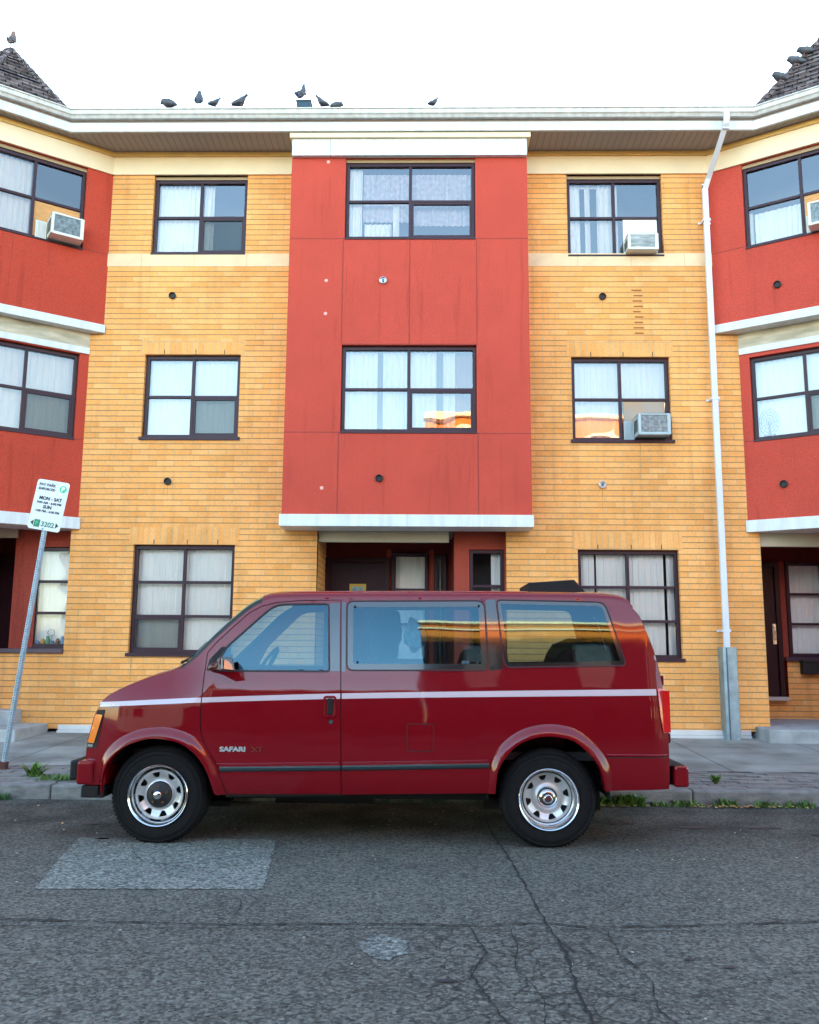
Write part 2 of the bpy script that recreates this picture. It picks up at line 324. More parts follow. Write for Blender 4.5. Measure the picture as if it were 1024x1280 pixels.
mb.add([(x, y, .004) for x, y in pl], [tuple(range(24))]); struct(mb, 'pale_spot', road_mat('pale_wear', (.145, .15, .135), False))
def ribbon(mb, pts, w, z=.007, step=.045, j=.008):
    P = jag(pts, step, j); L = []; Q = []
    for i, p in enumerate(P):
        a = P[max(0, i-1)]; b = P[min(len(P)-1, i+1)]; d = math.hypot(b[0]-a[0], b[1]-a[1]) or 1
        nx, ny = -(b[1]-a[1])/d, (b[0]-a[0])/d; ww = w*rnd.uniform(.25, 1.2)/2
        L.append((p[0]+nx*ww, p[1]+ny*ww, z)); Q.append((p[0]-nx*ww, p[1]-ny*ww, z))
    n = len(P); mb.add(L+Q, [(i, n+i, n+i+1, i+1) for i in range(n-1)])
mb = MB()
ribbon(mb, [(-6, 4.8), (-2.23, 4.82), (-1.12, 4.77), (-.6, 4.80), (-.07, 4.82), (.3, 4.80), (.64, 4.87), (.88, 4.80), (1.5, 4.86), (2.12, 4.95), (6, 4.95)], .017)
ribbon(mb, [(-6, 4.66), (-2.17, 4.70), (-.9, 4.71), (-.07, 4.74), (1, 4.75), (2.04, 4.77), (6, 4.8)], .008, j=.003)
ribbon(mb, [(.53, 7.6), (.54, 7.01), (.60, 6.14), (.63, 5.4), (.65, 4.86)], .015); ribbon(mb, [(.65, 4.86), (.68, 4.44), (.66, 4.0), (.67, 3.2), (.7, 2.4)], .017)
ribbon(mb, [(.95, 4.74), (.93, 4.4), (1.0, 4.1), (.95, 3.8), (1.02, 3.4), (1.0, 2.6)], .009)
ribbon(mb, [(1.0, 3.85), (1.3, 4.0), (1.7, 4.2), (2.4, 4.3)], .006); ribbon(mb, [(-2.1, 6.5), (-1.9, 6.1), (-1.5, 5.9), (-1.15, 6.0)], .006); ribbon(mb, [(-1.7, 6.0), (-1.2, 6.3)], .006)
ribbon(mb, [(-1.05, 5.3), (-1.0, 5.0), (-1.02, 4.8)], .007); ribbon(mb, [(.25, 4.75), (.3, 4.4), (.22, 4.1), (.33, 3.6), (.3, 3.0)], .010); ribbon(mb, [(.02, 4.4), (.2, 4.2), (-.3, 3.9), (-.9, 3.6)], .006)
ribbon(mb, [(.30, 4.4), (.5, 4.3), (.67, 4.2)], .007); ribbon(mb, [(.33, 3.95), (.55, 3.9), (.67, 3.95), (.95, 3.85)], .008); ribbon(mb, [(.45, 4.75), (.46, 4.5), (.42, 4.2), (.5, 3.9), (.47, 3.5)], .008)
struct(mb, 'road_cracks', mat('crack_fill', (.012, .012, .012), .9), recalc=False)
mb = MB()
for (x, y, a, b) in [(1.62, 7.55, .12, .05), (2.2, 7.4, .13, .05), (2.75, 7.4, .16, .05), (1.35, 7.0, .05, .03), (-2.7, 7.3, .07, .05), (-2.4, 6.75, .05, .03), (-2.75, 7.0, .06, .03), (1.25, 4.35, .03, .015), (1.4, 4.25, .03, .012), (.1, 4.05, .05, .018), (3.1, 7.15, .05, .03)]:
    mb.add([(x+a*math.cos(t)*rnd.uniform(.7, 1.2), y+b*math.sin(t)*rnd.uniform(.7, 1.2), .004) for t in [k*math.pi/8 for k in range(16)]], [tuple(range(16))])
struct(mb, 'oil_stains', mat('oil_stain', (.028, .028, .03), .6))

# ------------------------------------------------------------------ apartment building
YF = 12.06
AL, AR = R(35.5), R(32)
B = thing('apartment_building', (0, YF, .2), 'three storey yellow brick and red stucco apartment row with white eaves behind the van', 'building')
MF = Matrix.Translation((0, YF, 0))
def MW(side, x0): return Matrix.Translation((x0, YF, 0)) @ Matrix.Rotation(AL if side == 'L' else -AR, 4, 'Z')

W1 = (1.315, 2.83); WZ = {'1L': (-4.085, -2.655, 1.315, 2.83), '2L': (-4.068, -2.675, 4.37, 5.61), '3L': (-4.075, -2.668, 7.165, 8.41),
      '1R': (2.135, 3.535, 1.29, 2.79), '2R': (2.103, 3.512, 4.345, 5.583), '3R': (2.093, 3.498, 7.133, 8.41)}
mb = MB(MF)
ENT = (-1.50, 1.14, .2, 3.06)
wall(mb, -4.98, 4.665, .34, 8.41, list(WZ.values())+[(-1.50, 1.14, .34, 3.06)], 0, .11)
mb.quad((-1.50, 0, .2), (-1.50, 1.2, .2), (-1.50, 1.2, 3.06), (-1.50, 0, 3.06)); mb.quad((1.14, 0, .2), (1.14, .14, .2), (1.14, .14, 3.06), (1.14, 0, 3.06))
mb.quad((-4.98, 0, .3), (-4.98, .3, .3), (-4.98, .3, 3.1), (-4.98, 0, 3.1)); mb.quad((4.665, 0, .3), (4.665, 1.2, .3), (4.665, 1.2, 3.1), (4.665, 0, 3.1))
mb.quad((-5.87, .012, .3), (-4.98, .012, .3), (-4.98, .012, 1.31), (-5.87, .012, 1.31)); mb.quad((-5.87, .012, .3), (-5.87, 1.2, .3), (-5.87, 1.2, 1.31), (-5.87, .012, 1.31))
mb.quad((5.42, 1.17, .3), (8, 1.17, .3), (8, 1.17, 1.31), (5.42, 1.17, 1.31)); mb.quad((4.665, 1.17, .3), (5.42, 1.17, .3), (5.42, 1.17, .70), (4.665, 1.17, .70))
mb.quad((-8, 1.19, .3), (-5.87, 1.19, .3), (-5.87, 1.19, 1.35), (-8, 1.19, 1.35))
BW = mb.build('brick_wall', BRICK, B, recalc=False)
for k, t in (('1L', 2.83), ('2L', 5.61), ('1R', 2.79), ('2R', 5.583)):
    a, b, _, _ = WZ[k]; sc = boxes(MF, 'soldier_course', SOLD, [(a-.06, b+.05, -.003, .02, t+.002, t+.245)], B)
    boxes(MF, 'weep_vent', BLACKV, [(a+(b-a)*q-.005, a+(b-a)*q+.005, -.006, 0, t+.004, t+.07) for q in (.2, .53, .83)], sc)
for a, b in ((-4.98, -1.935), (1.452, 4.665)):
    x = a
    while x < b-.01: e = min(b, x+.78); boxes(MF, 'stone_band', BAND, [(x+.002, e-.002, -.006, .02, 6.962, 7.163)], B, .002); x = e
for a, b in ((-4.98, -1.5), (1.14, 4.40)): boxes(MF, 'foundation_strip', CONCW, [(a, b, -.025, .05, .287, .352), (a, b, -.05, .05, .1, .285)], B, .006)
# spalled, darker bricks above the right middle window
for k in range(9):
    z = 5.93+k*.0815; boxes(MF, 'stained_joint', mat('rust_stain', (.34, .12, .03), .9), [(3.02+rnd.uniform(-.02, .02), 3.14+rnd.uniform(-.02, .03), -.004, .01, z, z+.018)], B)
# frieze
def frieze(M, x0, x1):
    mb = MB(M); mb.box(x0, x1, -.03, .05, 8.41, 8.69); o = mb.build('frieze_board', CREAM, B, bevel=.003)
    mb = MB(M); mb.box(x0, x1, -.05, .05, 8.692, 8.766); mb.build('frieze_moulding', CREAMD, B, bevel=.004)
frieze(MF, -4.71, -1.94); frieze(MF, 1.46, 4.19); frieze(MW('L', -4.70), -2.3, 0.015); frieze(MW('R', 4.18), -0.015, 2.3)

# central bay
MBAY = Matrix.Translation((0, 11.6, 0))
BX0, BX1 = -1.938, 1.452
bw3 = (-1.155, .708, 7.175, 8.41); bw2 = (-1.165, .715, 4.345, 5.595)
mb = MB(MBAY); wall(mb, BX0, BX1, 3.2, 8.41, [bw3, bw2], 0, .09)
mb.quad((BX0, 0, 3.2), (BX0, .46, 3.2), (BX0, .46, 8.41), (BX0, 0, 8.41)); mb.quad((BX1, 0, 3.2), (BX1, 0, 8.41), (BX1, .46, 8.41), (BX1, .46, 3.2))
mb.build('bay_wall', RED, B, recalc=False)
g = .006
for x0, x1, z in ((BX0, -1.16, 7.172), (.715, BX1, 7.172), (BX0, -1.17, 4.342), (.72, BX1, 4.33), (-1.17, .72, 5.605)): boxes(MBAY, 'panel_joint', JOINT, [(x0, x1, -.0015, .01, z-g, z+g)], B)
for x, z0, z1 in ((-1.172, 5.6, 7.17), (.722, 5.6, 7.17), (-.225, 5.6, 7.17), (-1.185, 3.2, 4.34), (.73, 3.2, 4.34)): boxes(MBAY, 'panel_joint', JOINT, [(x-g, x+g, -.0025, .01, z0, z1)], B)
boxes(MBAY, 'bay_cornice', TRIM, [(-1.93, -1.38, -.07, .44, 8.412, 8.668), (-1.376, 1.445, -.07, .44, 8.412, 8.668)], B, .004)
mb = MB(MBAY); mb.box(-1.965, 1.50, -.105, .44, 8.67, 8.745); mb.build('cornice_cap', CREAM, B, bevel=.006)
boxes(MBAY, 'bay_skirt', TRIM, [(-1.965, -.235, -.035, .457, 3.035, 3.198), (-.232, 1.472, -.035, .457, 3.035, 3.198)], B, .004)
for x, z in ((-1.403, 6.54), (-1.402, 6.05), (-1.40, 3.56), (-1.41, 8.35)):
    mb = MB(MBAY); mb.lathe([(0, -.006), (.018, -.006), (.026, 0)], (x, 0, z), n=14); mb.build('plaster_plug', mat('plaster_plug', (.80, .42, .36), .8), B)

# vents
def vent(M, x, z, metal=False):
    mb = MB(M); mb.lathe([(.05, .0), (.052, -.03), (.044, -.034), (.042, -.01), (0, -.008)], (x, 0, z), n=20)
    o = mb.build('exhaust_vent', mat('vent_steel', (.55, .58, .60), .35, .5) if metal else BLACKV, B, smooth=True)
    if metal: mb = MB(M); mb.box(x-.012, x+.014, -.03, -.008, z-.02, z+.022); mb.build('vent_flap', mat('vent_flap', (.03, .10, .13), .4), o)
vent(MF, -3.713, 6.504); vent(MF, -3.646, 3.73); vent(MF, 2.577, 6.492); vent(MF, 2.501, 3.707, True); vent(MBAY, -.598, 6.537, True); vent(MBAY, -.62, 3.698)
vent(MW('R', 4.18), .877, 6.474); vent(MW('R', 4.51), .496, 3.678)

# ---- windows
def pleat(mb, x0, x1, z0, z1, y, amp=.012, per=.075, r=rnd, flat=False):
    n = max(4, int((x1-x0)/.012)); xs = [x0+(x1-x0)*i/n for i in range(n+1)]; ph = r.uniform(0, 6); tops = []; bots = []
    for x in xs:
        if flat: o = amp*(((x+ph) % .085)/.085)
        else: o = amp*math.sin(x/per*6.283+ph+1.3*math.sin(x*7+ph)) + amp*.5*math.sin(x/per*2.1*6.283+ph*2)
        tops.append((x, y+o*.6, z1)); bots.append((x, y+o, z0))
    mb.add(tops+bots, [(i, i+1, n+1+i+1, n+1+i) for i in range(n)])
def window(M, x0, x1, z0, z1, rows=2, y=.06, curt=((0, 1),), slats=False, sash=None, screen=True, flash=False, sill=False, cols=2, back=.75, cmat=None, mull=None, gm=None, fw=.045, extra=None, ztop=None):
    """frame > glass, sash, insect_screen, curtain, flashing, sill; x0..z1 is the opening in the wall"""
    t = z1-.055 if flash else z1-.012
    zs = [z0+.012, t]; 
    if rows == 2: zs = [z0+.012, z0+(t-z0)*.507, t]
    if rows == 3: zs = [z0+.012, z0+(t-z0)*.345, z0+(t-z0)*.66, t]
    xm = mull if mull is not None else (x0+x1)/2; xs = [x0+.006, xm, x1-.006] if cols == 2 else [x0+.006, x1-.006]
    mb = MB(M); d = .06
    mb.box(xs[0], xs[0]+fw, y, y+d, zs[0], zs[-1]); mb.box(xs[-1]-fw, xs[-1], y, y+d, zs[0], zs[-1])
    mb.box(xs[0]+fw, xs[-1]-fw, y, y+d, zs[-1]-fw, zs[-1]); mb.box(xs[0]+fw, xs[-1]-fw, y, y+d, zs[0], zs[0]+fw)
    if cols == 2: mb.box(xm-.021, xm+.021, y+.006, y+d, zs[0]+fw, zs[-1]-fw)
    for z in zs[1:-1]:
        if cols == 2: mb.box(xs[0]+fw, xm-.021, y+.009, y+d, z-.019, z+.019); mb.box(xm+.021, xs[-1]-fw, y+.009, y+d, z-.019, z+.019)
        else: mb.box(xs[0]+fw, xs[-1]-fw, y+.009, y+d, z-.019, z+.019)
    mb.box(x0-.03 if sill else x0, x1+.03 if sill else x1, -.022 if sill else -.012, y, z0-.036 if sill else z0-.018, z0+.010)
    fr = mb.build('window', FRAME, B, bevel=.003)
    mb = MB(M); mb.quad((xs[0]+.01, y+.035, zs[0]), (xs[-1]-.01, y+.035, zs[0]), (xs[-1]-.01, y+.035, zs[-1]), (xs[0]+.01, y+.035, zs[-1]))
    mb.build('pane', gm or GLASS, fr, recalc=False)
    if sash is not None:
        c, r_ = sash; a, b = xs[c], xs[c+1]; e, f = zs[r_], zs[r_+1]
        a += fw if c == 0 else .021; b -= fw if c == cols-1 else .021; e += fw if r_ == 0 else .019; f -= .019
        mb = MB(M); s_ = .028
        mb.box(a, a+s_, y+.012, y+.05, e, f); mb.box(b-s_, b, y+.012, y+.05, e, f); mb.box(a+s_, b-s_, y+.012, y+.05, e, e+s_); mb.box(a+s_, b-s_, y+.012, y+.05, f-s_, f)
        mb.build('sash', FRAME, fr, bevel=.002)
        if screen: mb = MB(M); mb.quad((a+s_, y+.025, e+s_), (b-s_, y+.025, e+s_), (b-s_, y+.025, f-s_), (a+s_, y+.025, f-s_)); mb.build('insect_screen', SCREEN, fr, recalc=False)
    if flash: mb = MB(M); mb.box(x0, x1, y-.02, y+.05, t+.004, z1-.002); mb.build('flashing', FLASH, fr)
    w_ = x1-x0; h_ = t-z0
    if curt:
        mb = MB(M)
        for c in curt:
            a, b = c[0], c[1]; lo, hi = (c[2], c[3]) if len(c) > 2 else (0.01, .97)
            pleat(mb, x0+a*w_+.01, x0+b*w_-.01, z0+lo*h_, z0+hi*h_, y+.11, .012 if not slats else .02, flat=slats)
        mb.build('curtain', cmat or CURT, fr, smooth=True, recalc=False)
    if extra: extra(M, fr, x0, w_, z0, h_, y)
    mb = MB(M); a, b, c, d_ = x0, x1, z0, z1; y0 = y+.07; y1 = y+back
    mb.quad((a, y1, c), (b, y1, c), (b, y1, d_), (a, y1, d_))
    for p, q in (((a, c), (b, c)), ((b, c), (b, d_)), ((b, d_), (a, d_)), ((a, d_), (a, c))):
        mb.quad((p[0], y0, p[1]), (q[0], y0, q[1]), (q[0], y1, q[1]), (p[0], y1, p[1]))
    mb.build('room_recess', ROOM, fr)
    return fr
def drape(M, fr, x0, w_, z0, h_, y, segs, m, yy=.14, name='drape'):
    mb = MB(M)
    for a, b, lo, hi in segs: pleat(mb, x0+a*w_, x0+b*w_, z0+lo*h_, z0+hi*h_, y+yy)
    mb.build(name, m, fr, smooth=True, recalc=False)
z = WZ['1L']; window(MF, *z, gm=GLASSL, rows=3, slats=True, sash=(0, 0), sill=True)
z = WZ['1R']; window(MF, *z, gm=GLASSL, rows=3, curt=((0, .19), (.195, .50), (.52, .88), (.895, 1)), slats=True, sill=True)
z = WZ['2L']; window(MF, *z, slats=True, sash=(1, 0), sill=True)
z = WZ['2R']; window(MF, *z, slats=True, curt=((0, .5), (.5, 1, .52, .97)), sill=True)
z = WZ['3L']; window(MF, *z, flash=True, curt=((0, .5), (.51, .63)), sash=(1, 0))
z = WZ['3R']; window(MF, *z, flash=True, curt=((0, .16), (.20, .27), (.33, .5), (.5, .56)), sash=None)
def lace(M, fr, x0, w_, z0, h_, y):
    drape(M, fr, x0, w_, z0, h_, y, [(.13, .49, .30, .93), (.5, .97, .25, .93)], LACE, .16, 'lace_curtain')
window(MBAY, *bw3, back=.38, flash=True, curt=((0, .13), (.36, .42, 0, .5), (.14, .36, .0, .25)), sash=(1, 0), screen=False, extra=lace)
def brown(M, fr, x0, w_, z0, h_, y):
    drape(M, fr, x0, w_, z0, h_, y, [(.83, .98, .02, .95)], DRAPE, .16)
    mb = MB(M); mb.tube([(x0+.74*w_, y+.09, z0+.04), (x0+.74*w_, y+.09, z0+.14), (x0+.745*w_, y+.09, z0+.22)], [.03, .02, .028], 10)
    mb.lathe([(0, -.03), (.045, -.01), (.05, .01), (0, .03)], (x0+.93*w_, y+.09, z0+.12), n=14)
    mb.build('ornaments', mat('ornament', (.45, .42, .45), .5, col2=(.2, .05, .05), nscale=30), fr, smooth=True)
window(MBAY, *bw2, back=.38, curt=((0, .27), (.30, .49), (.505, .71), (.75, .85)), sash=(1, 0), screen=False, extra=brown)
boxes(MF, 'blind_head_rail', TRIM, [(-4.02, -3.40, .165, .185, 8.27, 8.31), (2.15, 2.77, .165, .185, 8.27, 8.31)], B)
# wings
def wing(side, x3, x2, s3, m3, s2, m2, zz3, zz2):
    sg = -1 if side == 'L' else 1
    def rng(a, b): return (min(sg*a, sg*b), max(sg*a, sg*b))
    M3 = MW(side, x3); M2 = MW(side, x2); red = RED2 if side == 'L' else RED
    a3 = rng(s3, 2*m3-s3); a2 = rng(s2, 2*m2-s2)
    mb = MB(M3); wall(mb, *rng(0, 2.3), 6.05, 8.41, [(*a3, *zz3)], 0, .09); mb.quad((0, 0, 5.95), (0, .35, 5.95), (0, .35, 8.4), (0, 0, 8.4)); mb.build('wing_wall', red, B, recalc=False)
    mb = MB(M3); mb.box(*rng(0.012, s3), -.0015, .01, 7.138, 7.15); mb.build('panel_joints', JOINT, B)
    mb = MB(M3); mb.box(*rng(-.01, 2.3), -.035, .3, 5.925, 6.048); mb.build('wing_skirt', TRIM, B, bevel=.004)
    mb = MB(M2); mb.box(*rng(0.0, 2.3), .0, .2, 5.705, 5.93); mb.build('weathered_board', STAINB, B)
    mb = MB(M2); mb.box(*rng(0.0, 2.3), -.02, .2, 5.605, 5.70); mb.build('white_board', TRIM, B, bevel=.004)
    mb = MB(M2); wall(mb, *rng(0, 2.3), 3.2, 5.605, [(*a2, *zz2)], 0, .09); mb.quad((0, 0, 3.1), (0, .35, 3.1), (0, .35, 5.7), (0, 0, 5.7)); mb.build('wing_wall', red, B, recalc=False)
    mb = MB(M2); mb.box(*rng(0.012, s2), -.0015, .01, zz2[0]-.004, zz2[0]+.008); mb.build('panel_joints', JOINT, B)
    mb = MB(M2); mb.box(*rng(-.02, 2.3), -.035, .5, 3.04, 3.205); mb.build('wing_skirt', TRIM, B, bevel=.004)
    return M3, M2, a3, a2
LM3, LM2, a3, a2 = wing('L', -4.70, -4.89, .372, 1.072, .13, .828, (7.13, 8.405), (4.33, 5.59))
window(LM3, *a3, 7.13, 8.405, flash=True, curt=((0, .06), (.08, .49), ), sash=None)
window(LM2, *a2, 4.33, 5.59, slats=True, sash=(1, 0))
RM3, RM2, b3, b2 = wing('R', 4.18, 4.51, .484, 1.25, .135, .845, (7.118, 8.405), (4.33, 5.55))
window(RM3, *b3, 7.118, 8.405, flash=True, curt=((.02, .07, 0, .48), (.07, .49, 0, .45)), sash=None)
window(RM2, *b2, 4.33, 5.55, curt=((0, 1),), slats=True, sash=(1, 0))
# entrance recess
def quads(name, m, qs):
    for q in qs: mb = MB(MF); mb.quad(*q); mb.build(name, m, B, recalc=False)
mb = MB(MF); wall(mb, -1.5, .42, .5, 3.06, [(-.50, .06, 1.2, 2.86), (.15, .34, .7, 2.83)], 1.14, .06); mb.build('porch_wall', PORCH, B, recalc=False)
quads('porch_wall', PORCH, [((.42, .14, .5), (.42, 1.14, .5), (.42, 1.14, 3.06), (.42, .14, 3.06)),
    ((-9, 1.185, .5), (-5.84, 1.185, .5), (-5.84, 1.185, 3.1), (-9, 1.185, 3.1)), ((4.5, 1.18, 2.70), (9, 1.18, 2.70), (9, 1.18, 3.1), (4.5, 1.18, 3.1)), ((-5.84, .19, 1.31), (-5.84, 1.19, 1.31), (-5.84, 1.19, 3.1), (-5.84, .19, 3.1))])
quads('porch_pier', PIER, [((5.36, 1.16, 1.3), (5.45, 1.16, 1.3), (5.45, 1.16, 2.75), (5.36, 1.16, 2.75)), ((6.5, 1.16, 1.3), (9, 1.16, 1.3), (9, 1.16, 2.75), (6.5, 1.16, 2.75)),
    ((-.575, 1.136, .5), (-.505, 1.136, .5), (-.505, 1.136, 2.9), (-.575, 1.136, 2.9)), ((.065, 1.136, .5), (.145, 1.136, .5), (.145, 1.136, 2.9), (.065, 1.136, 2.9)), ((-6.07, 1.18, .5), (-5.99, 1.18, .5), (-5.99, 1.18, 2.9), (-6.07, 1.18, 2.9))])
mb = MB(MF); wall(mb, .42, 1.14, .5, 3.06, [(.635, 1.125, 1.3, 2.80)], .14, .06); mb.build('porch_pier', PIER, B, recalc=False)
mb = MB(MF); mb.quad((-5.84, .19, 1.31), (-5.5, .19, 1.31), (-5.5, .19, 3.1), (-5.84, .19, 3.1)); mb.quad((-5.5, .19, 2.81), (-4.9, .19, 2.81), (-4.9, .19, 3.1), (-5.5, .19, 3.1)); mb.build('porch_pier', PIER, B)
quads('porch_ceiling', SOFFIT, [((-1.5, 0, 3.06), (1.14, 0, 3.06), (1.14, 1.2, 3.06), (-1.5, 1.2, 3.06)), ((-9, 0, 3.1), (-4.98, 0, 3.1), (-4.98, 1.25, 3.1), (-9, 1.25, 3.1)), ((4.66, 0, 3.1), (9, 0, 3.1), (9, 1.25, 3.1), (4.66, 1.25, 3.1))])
boxes(MF, 'porch_beam', BEIGE, [(-1.49, .345, .05, .12, 2.885, 3.055), (-8, -5.80, .10, .16, 2.93, 3.095), (4.67, 8, .05, .12, 2.85, 3.05)], B, .004)
window(Matrix.Translation((0, YF+.14, 0)), .635, 1.125, 1.3, 2.80, rows=3, cols=1, gm=GLASSL, y=.01, curt=((.62, 1),), back=.5)
window(Matrix.Translation((0, YF+.19, 0)), -5.56, -4.5, 1.385, 2.81, rows=3, cols=1, gm=GLASSL, y=.01, curt=((0, 1),), slats=True, back=.5)
window(Matrix.Translation((0, YF+1.14, 0)), -.50, .06, 1.2, 2.86, rows=3, cols=1, gm=GLASSL, y=-.05, curt=((0.1, 1),), back=.4, slats=True)
window(Matrix.Translation((0, YF+1.14, 0)), .15, .34, .7, 2.83, rows=1, cols=1, y=-.05, curt=((.4, .6),), back=.4)
window(Matrix.Translation((0, YF+1.16, 0)), 5.45, 6.5, 1.32, 2.75, rows=3, cols=2, gm=GLASSL, y=-.03, curt=((0, 1),), slats=True, back=.4, mull=6.0)
boxes(MF, 'porch_sill', FRAME2, [(-5.90, -4.982, -.03, .2, 1.312, 1.375), (5.38, 7.2, 1.09, 1.19, 1.265, 1.32)], B, .006)
def door(x0, x1, z0, z1, Y, hx, side):
    mb = MB(Matrix.Translation((0, Y, 0)))
    for a, b, c, d in ((x0-.07, x0, z0, z1+.07), (x1, x1+.07, z0, z1+.07), (x0, x1, z1, z1+.07)): mb.box(a, b, -.09, .0, c, d)
    mb.box(x0, x1, -.045, 0, z0, z1); w_ = (x1-x0)
    for i in range(2):
        for c, d in ((z0+.15, z0+.62), (z0+.78, z0+1.40), (z0+1.52, z1-.12)):
            mb.box(x0+.1+i*(w_/2-.03), x0+w_/2-.07+i*(w_/2-.03)+.0, -.053, -.045, c, d)
    o = mb.build('door', DOORM, B, bevel=.006)
    mb = MB(Matrix.Translation((0, Y, 0))); mb.box(hx-.025, hx+.025, -.062, -.045, z0+.76, z0+1.06); mb.tube([(hx, -.06, z0+.82), (hx, -.11, z0+.85), (hx, -.11, z0+.93), (hx, -.06, z0+.96)], .009)
    mb.lathe([(0, -.08), (.02, -.078), (.022, -.062)], (hx, 0, z0+1.02), n=14); mb.build('handle', mat('brass_handle', (.55, .50, .42), .35, .8), o, smooth=True)
    return o
door(-1.43, -.60, .60, 2.70, YF+1.14, -.68, 0); door(4.46, 5.27, .75, 2.66, YF+1.17, 5.235, 1); door(-7.0, -6.15, .6, 2.7, YF+1.18, -6.9, 0)
mb = MB(MF); mb.box(4.4, 5.37, 1.02, 1.16, .69, .745); mb.build('threshold', mat('threshold_metal', (.45, .46, .46), .4, .4), B, bevel=.005)
mb = MB(); mb.box(-1.13, -.88, 13.145, 13.153, 2.10, 2.37); pl = mb.build('door_plaque', mat('gilt_frame', (.60, .42, .05), .5), B)
mb = MB(); mb.box(-1.09, -.92, 13.141, 13.144, 2.14, 2.33); mb.build('plaque_picture', mat('plaque_blue', (.35, .52, .55), .5, col2=(.12, .25, .28), nscale=25), pl)
# porch slabs (with steps)
MI = Matrix.Identity(4)
mb = MB(); mb.add([(4.47, 11.6, .1), (8, 11.6, .1), (8, 13.2, .1), (4.47, 13.2, .1), (4.47, 11.6, .405), (8, 11.6, .405), (8, 13.25, .42), (4.47, 13.25, .42)],
       [(0, 1, 5, 4), (1, 2, 6, 5), (2, 3, 7, 6), (3, 0, 4, 7), (4, 5, 6, 7)])
STEP = mat('step_concrete', (.36, .375, .375), .9, noise=.2, nscale=5, bump=.5, bscale=60)
mb.build('porch_step', STEP, B, bevel=.014); boxes(MI, 'porch_step', STEP, [(-9, -5.13, 11.12, 12.1, .1, .37), (-9, -5.5, 11.75, 13.2, .2, .56), (-1.5, 1.14, 12.0, 13.2, .2, .55)], B, .014)
# eaves: soffit, fascia, gutter
cl, sl, cr, sr = math.cos(AL), math.sin(AL), math.cos(AR), math.sin(AR)
EP = [(-5.13-2.2*cl, 11.47-2.2*sl), (-5.13, 11.47), (4.67, 11.47), (4.67+2.2*cr, 11.47-2.2*sr)]
WP = [(-4.70-2.4*cl, YF-2.4*sl), (-4.70, YF), (4.18, YF), (4.18+2.4*cr, YF-2.4*sr)]
def soffit_mat():
    m = SOFFIT.copy(); m.name = 'soffit_panels'; l = m.node_tree.links; b = m.node_tree.nodes['Principled BSDF']
    uv = N(m, 'ShaderNodeUVMap'); sp = N(m, 'ShaderNodeSeparateXYZ'); l.new(uv.outputs[0], sp.inputs[0])
    fr = N(m, 'ShaderNodeMath', operation='FRACT'); mu = N(m, 'ShaderNodeMath', operation='MULTIPLY'); mu.inputs[1].default_value = 10.5; l.new(sp.outputs[0], mu.inputs[0]); l.new(mu.outputs[0], fr.inputs[0])
    r = N(m, 'ShaderNodeMapRange'); r.inputs[1].default_value = .0; r.inputs[2].default_value = .16; r.inputs[3].default_value = .5; r.inputs[4].default_value = 1; l.new(fr.outputs[0], r.inputs[0])
    v = N(m, 'ShaderNodeVectorMath', operation='SCALE'); v.inputs[0].default_value = (.33, .295, .275); l.new(r.outputs[0], v.inputs['Scale']); l.new(v.outputs[0], b.inputs['Base Color'])
    bp = N(m, 'ShaderNodeBump'); bp.inputs['Distance'].default_value = .01; l.new(r.outputs[0], bp.inputs['Height']); l.new(bp.outputs[0], b.inputs['Normal'])
    return m
mb = MB()
for i in range(3): mb.quad((*EP[i], 8.767), (*EP[i+1], 8.767), (*WP[i+1], 8.767), (*WP[i], 8.767))
mb.build('soffit', soffit_mat(), B, recalc=False)
def sweep(path, prof, closed=True):     # prof: (outward offset, z)
    n = len(path); off = []
    for i in range(n):
        ds = []
        for a, b in ((i-1, i), (i, i+1)):
            if a >= 0 and b < n:
                dx, dy = path[b][0]-path[a][0], path[b][1]-path[a][1]; L = math.hypot(dx, dy); ds.append((dy/L, -dx/L))
        nx = sum(d[0] for d in ds); ny = sum(d[1] for d in ds); k = math.hypot(nx, ny); nx /= k; ny /= k; c = nx*ds[0][0]+ny*ds[0][1]
        off.append((nx/c, ny/c))
    mb = MB(); m = len(prof); vs = [(p[0]+o[0]*q[0], p[1]+o[1]*q[0], q[1]) for p, o in zip(path, off) for q in prof]
    fs = [(i*m+k, i*m+(k+1) % m, (i+1)*m+(k+1) % m, (i+1)*m+k) for i in range(n-1) for k in range(m)] + [tuple(range(m)), tuple((n-1)*m+k for k in range(m-1, -1, -1))]
    return mb.add(vs, fs)
GUT = mat('gutter_white', (.72, .73, .71), .4, col2=(.54, .53, .50), nscale=3, stretch=(4, 4, 1), detail=7)
sweep(EP, [(-.04, 8.755), (.0, 8.755), (.003, 8.89), (-.04, 8.89)]).build('fascia', TRIM, B, bevel=.003)
sweep(EP, [(-.04, 8.892), (-.006, 8.892), (-.006, 8.96), (-.04, 8.96)]).build('gutter_shadow_strip', mat('gutter_shadow_strip', (.28, .22, .19), .6), B)  # brown strip paints the shadow line between fascia and gutter
sweep(EP, [(-.02, 8.925), (.055, 8.925), (.075, 8.96), (.095, 8.975), (.105, 9.03), (.12, 9.032), (.12, 9.048), (.098, 9.048), (.09, 8.985), (.05, 8.94), (-.02, 8.94)]).build('gutter', GUT, B, bevel=.002)
mb = MB(); mb.add([(-15, 12.3, 9.0), (15, 12.3, 9.0), (15, 19, 13.8), (-15, 19, 13.8), (15, 26, 9.0), (-15, 26, 9.0)], [(0, 1, 2, 3), (3, 2, 4, 5)]); mb.build('roof', SHINGLE, B, recalc=False)  # unseen ridge raised so its shadow climbs the house opposite
